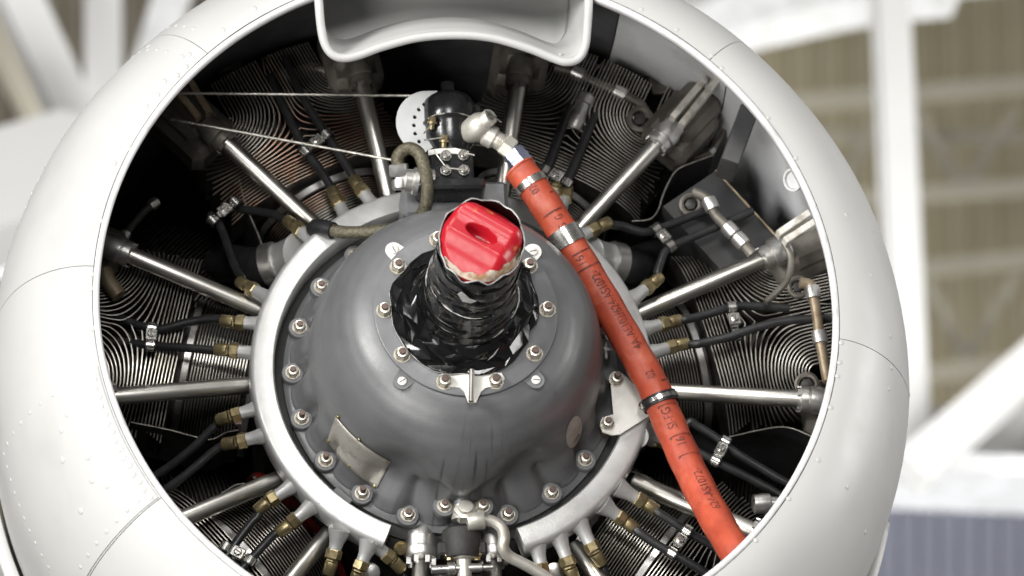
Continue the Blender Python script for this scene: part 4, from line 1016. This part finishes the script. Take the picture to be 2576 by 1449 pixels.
# ------------------------------------------------------------------ taped propeller shaft and red plug
tape = thing('taped_shaft', 'propeller shaft stub wrapped in wrinkled glossy black tape', 'taped shaft', (0, .04, 0))
def wob(a, k, amp): return amp*mnoise.noise(Vector((math.cos(a)*2.1, math.sin(a)*2.1, k*3.7)))
NA = 120
def tape_band(y0, y1, r0, r1, k, tilt, tdir, ragged=0, edge=True):
    mb = MB(); vs = []; fs = []; rows = 8; top = []; bot = []
    for j in range(rows + 1):
        t = j/rows
        for i in range(NA):
            a = 2*PI*i/NA; y = y0 + (y1 - y0)*t + tilt*math.cos(a - tdir)
            if j == 0 and ragged: y += ragged*(mnoise.noise(Vector((math.cos(a)*3.2, math.sin(a)*3.2, k))) + .5*abs(math.sin(a*4.5 + k)))
            r = r0 + (r1 - r0)*t + wob(a, k + t*.8, .0022) + .0007*mnoise.noise(Vector((math.cos(a)*9, math.sin(a)*9, y*140 + k)))
            p = Vector((r*math.sin(a), y, r*math.cos(a))); vs.append(p)
            if j == 0: top.append(p)
            if j == rows: bot.append(p)
    for j in range(rows):
        for i in range(NA): l = (i + 1) % NA; fs.append((j*NA + i, j*NA + l, j*NA + NA + l, j*NA + NA + i))
    mb.add(vs, fs); ob = child(mb.build('tape_layer', TAPE, None, 60), tape); md = ob.modifiers.new('s', 'SOLIDIFY'); md.thickness = .0007; md.offset = -1
    if edge:  # pale tube along the tape edge paints in its highlight line
        mb = MB(); e = (top if ragged else bot); i0 = int(k*17) % NA; n = NA if ragged else 70
        sweep(mb, [e[(i0 + i) % NA] for i in range(n + 1)], .0011 if not ragged else .0009, 5); o = mb.build('tape_edge', TAPEE); o.parent = ob; o.location = Vector((0, 0, 0))
        o.location = -Vector((0, 0, 0))
    return ob
lathe_in = MB(); lathe(lathe_in, [(.050, -.165), (.0515, .045)], (0, 0, 0), (0, 1, 0), 48); child(lathe_in.build('shaft_core', BLK), tape)
tape_band(-.181, -.110, .0560, .0565, 1.0, -.012, .25, .011)
tape_band(-.150, -.085, .0567, .0580, 2.3, .008, 2.4)
tape_band(-.115, -.062, .0578, .0595, 3.1, .006, 1.2)
tape_band(-.095, -.040, .0588, .0612, 4.2, .009, 2.9)
tape_band(-.070, -.022, .0600, .0630, 5.7, .007, 2.2)
tape_band(-.050, -.004, .0612, .0655, 6.1, .008, 3.6)
tape_band(-.030, .020, .0630, .0690, 7.4, .006, 2.7)
tape_band(-.010, .040, .0650, .0730, 8.8, .004, .9, edge=False)
# crumpled skirt over the plate: a creased sheet of flat facets
rs_ = random.Random(11); NA2, NRr = 34, 5
mb = MB(); vs = []; fs = []
for j in range(NRr + 1):
    t = j/NRr
    for i in range(NA2):
        a = 2*PI*(i + .5*(j % 2) + rs_.uniform(-.3, .3))/NA2
        ro = .101 + .013*mnoise.noise(Vector((math.cos(a)*1.3, math.sin(a)*1.3, 3.3))) + rs_.uniform(-.004, .005)
        r = .063 + (min(ro, .1085) - .063)*(t if j in (0, NRr) else t + rs_.uniform(-.06, .06))
        y = .0425 - .034*(1 - t)**1.6 - (rs_.uniform(0, .011) if j < NRr else rs_.uniform(0, .0035)) + .0
        vs.append((r*math.sin(a), min(y, .0432), r*math.cos(a)))
for j in range(NRr):
    for i in range(NA2):
        l = (i + 1) % NA2; a_, b_, c_, d_ = j*NA2 + i, j*NA2 + l, j*NA2 + NA2 + l, j*NA2 + NA2 + i
        fs += [(a_, b_, d_), (b_, c_, d_)] if j % 2 else [(a_, b_, c_), (a_, c_, d_)]
mb.add(vs, fs); sk = child(mb.build('tape_skirt', TAPE, None, 20), tape); md = sk.modifiers.new('b', 'SUBSURF'); md.subdivision_type = 'SIMPLE'; md.levels = md.render_levels = 2
md = sk.modifiers.new('m', 'SMOOTH'); md.factor = .5; md.iterations = 1
md = sk.modifiers.new('s', 'SOLIDIFY'); md.thickness = .0006; md.offset = 1
mb = MB(); e = [Vector(vs[NRr*NA2 + i]) for i in range(NA2)]; sweep(mb, e[17:27], .0007, 5); o = mb.build('tape_edge', TAPEE); o.parent = sk  # highlight line painted along part of the skirt edge
mb = MB(); fa = [rp(.0605, a, y) for a, y in ((204, -.140), (209, -.128), (201, -.112), (190, -.113), (184, -.121), (193, -.126))]
prism(mb, fa, rp(.0006, 190, 0)); child(mb.build('loose_flap', TAPEE), tape)

plug = thing('shaft_plug', 'red plastic plug with finger recess closing the taped shaft end', 'plug', (0, -.17, 0))
ub = Vector((math.cos(R_(-33)), 0, math.sin(R_(-33)))); vb = Vector((-ub.z, 0, ub.x))
RP = .0535
def plug_h(u, v):
    r = math.hypot(u, v)
    ps = [(-.054, -.008), (-.050, -.001), (-.030, .012), (-.0130, .0235), (-.0105, .0248), (-.0075, .0243), (.004, .0235), (.014, .0250), (.019, .0290), (.024, .0310), (.030, .0305), (.036, .026), (.042, .016), (.048, .006), (.054, -.004)]
    h = 0
    for (a, ha), (b, hb) in zip(ps, ps[1:]):
        if a <= v <= b: t = (v - a)/(b - a); t = t*t*(3 - 2*t)*.4 + t*.6; h = ha + (hb - ha)*t
    e = max(0, (u - .030)/.020); h -= .020*e*e; e = max(0, (-u - .042)/.012); h -= .006*e*e
    q = math.hypot((u + .003)/.0235, (v - .0035)/.0100)
    if q < 1: h -= .019*(1 - q**4)
    return h - .006*max(0, (r - .047)/.0065)**2
mb = MB(); vs = []; fs = []; NQ = 44; NA = 110
for j in range(NQ + 1):
    r = RP*(j/NQ)**.9
    for i in range(NA):
        a = 2*PI*i/NA; u, v = r*math.cos(a), r*math.sin(a); p = ub*u + vb*v; p.y = -.168 - plug_h(u, v); vs.append(p)
for j in range(NQ):
    for i in range(NA): l = (i + 1) % NA; fs.append((j*NA + i, j*NA + l, j*NA + NA + l, j*NA + NA + i))
mb.add(vs, fs); o = child(mb.build('plug_face', RED, None, 70), plug)
mb = MB(); lathe(mb, [(RP, -.165), (RP, -.145)], (0, 0, 0), (0, 1, 0), 64, cap=False); child(mb.build('plug_wall', RED), plug)

# torn adhesive residue along the lower rim
mb = MB(); vs = []; fs = []; n = 90
for i in range(n + 1):
    a = R_(100 + 150*i/n); w = math.sin(PI*i/n)**.6
    for k in range(5):
        rr = .0537 - k/4*(.002 + .0062*w*(1 + .5*mnoise.noise(Vector((i*.11, 1, 2))) + .25*mnoise.noise(Vector((i*.6, 4, 2)))))
        p = rp(rr, math.degrees(a), 0); yy = -.168 - plug_h(p.dot(ub), p.dot(vb)) - .0012 - .0012*mnoise.noise(Vector((i*.5, k*.9, 3)))
        vs.append((p.x, min(yy, -.1665), p.z))
for i in range(n):
    for k in range(4): fs.append((i*5 + k, i*5 + k + 1, i*5 + k + 6, i*5 + k + 5))
mb.add(vs, fs); child(mb.build('torn_adhesive', CRUD, None, 60), tape)
# small loose fittings on the right of the dome
mb = MB(); c = at(1538, 843, .235)
pts = [c + Vector((.009*math.cos(a*.5), 0, .009*math.sin(a*.5))) for a in range(13)]; sweep(mb, pts, .0016, 8, cap=False); on(nose, mb.build('lifting_eye', ALU))
mb = MB(); c = at(1524, 880, .24); sweep(mb, [c + Vector((0, 0, -.014)), c + Vector((0, 0, .012))], .0024, 8); sweep(mb, [c + Vector((-.008, -.001, .004)), c + Vector((.008, -.001, -.002))], .0024, 8); on(nose, mb.build('wire_twist', ALU))
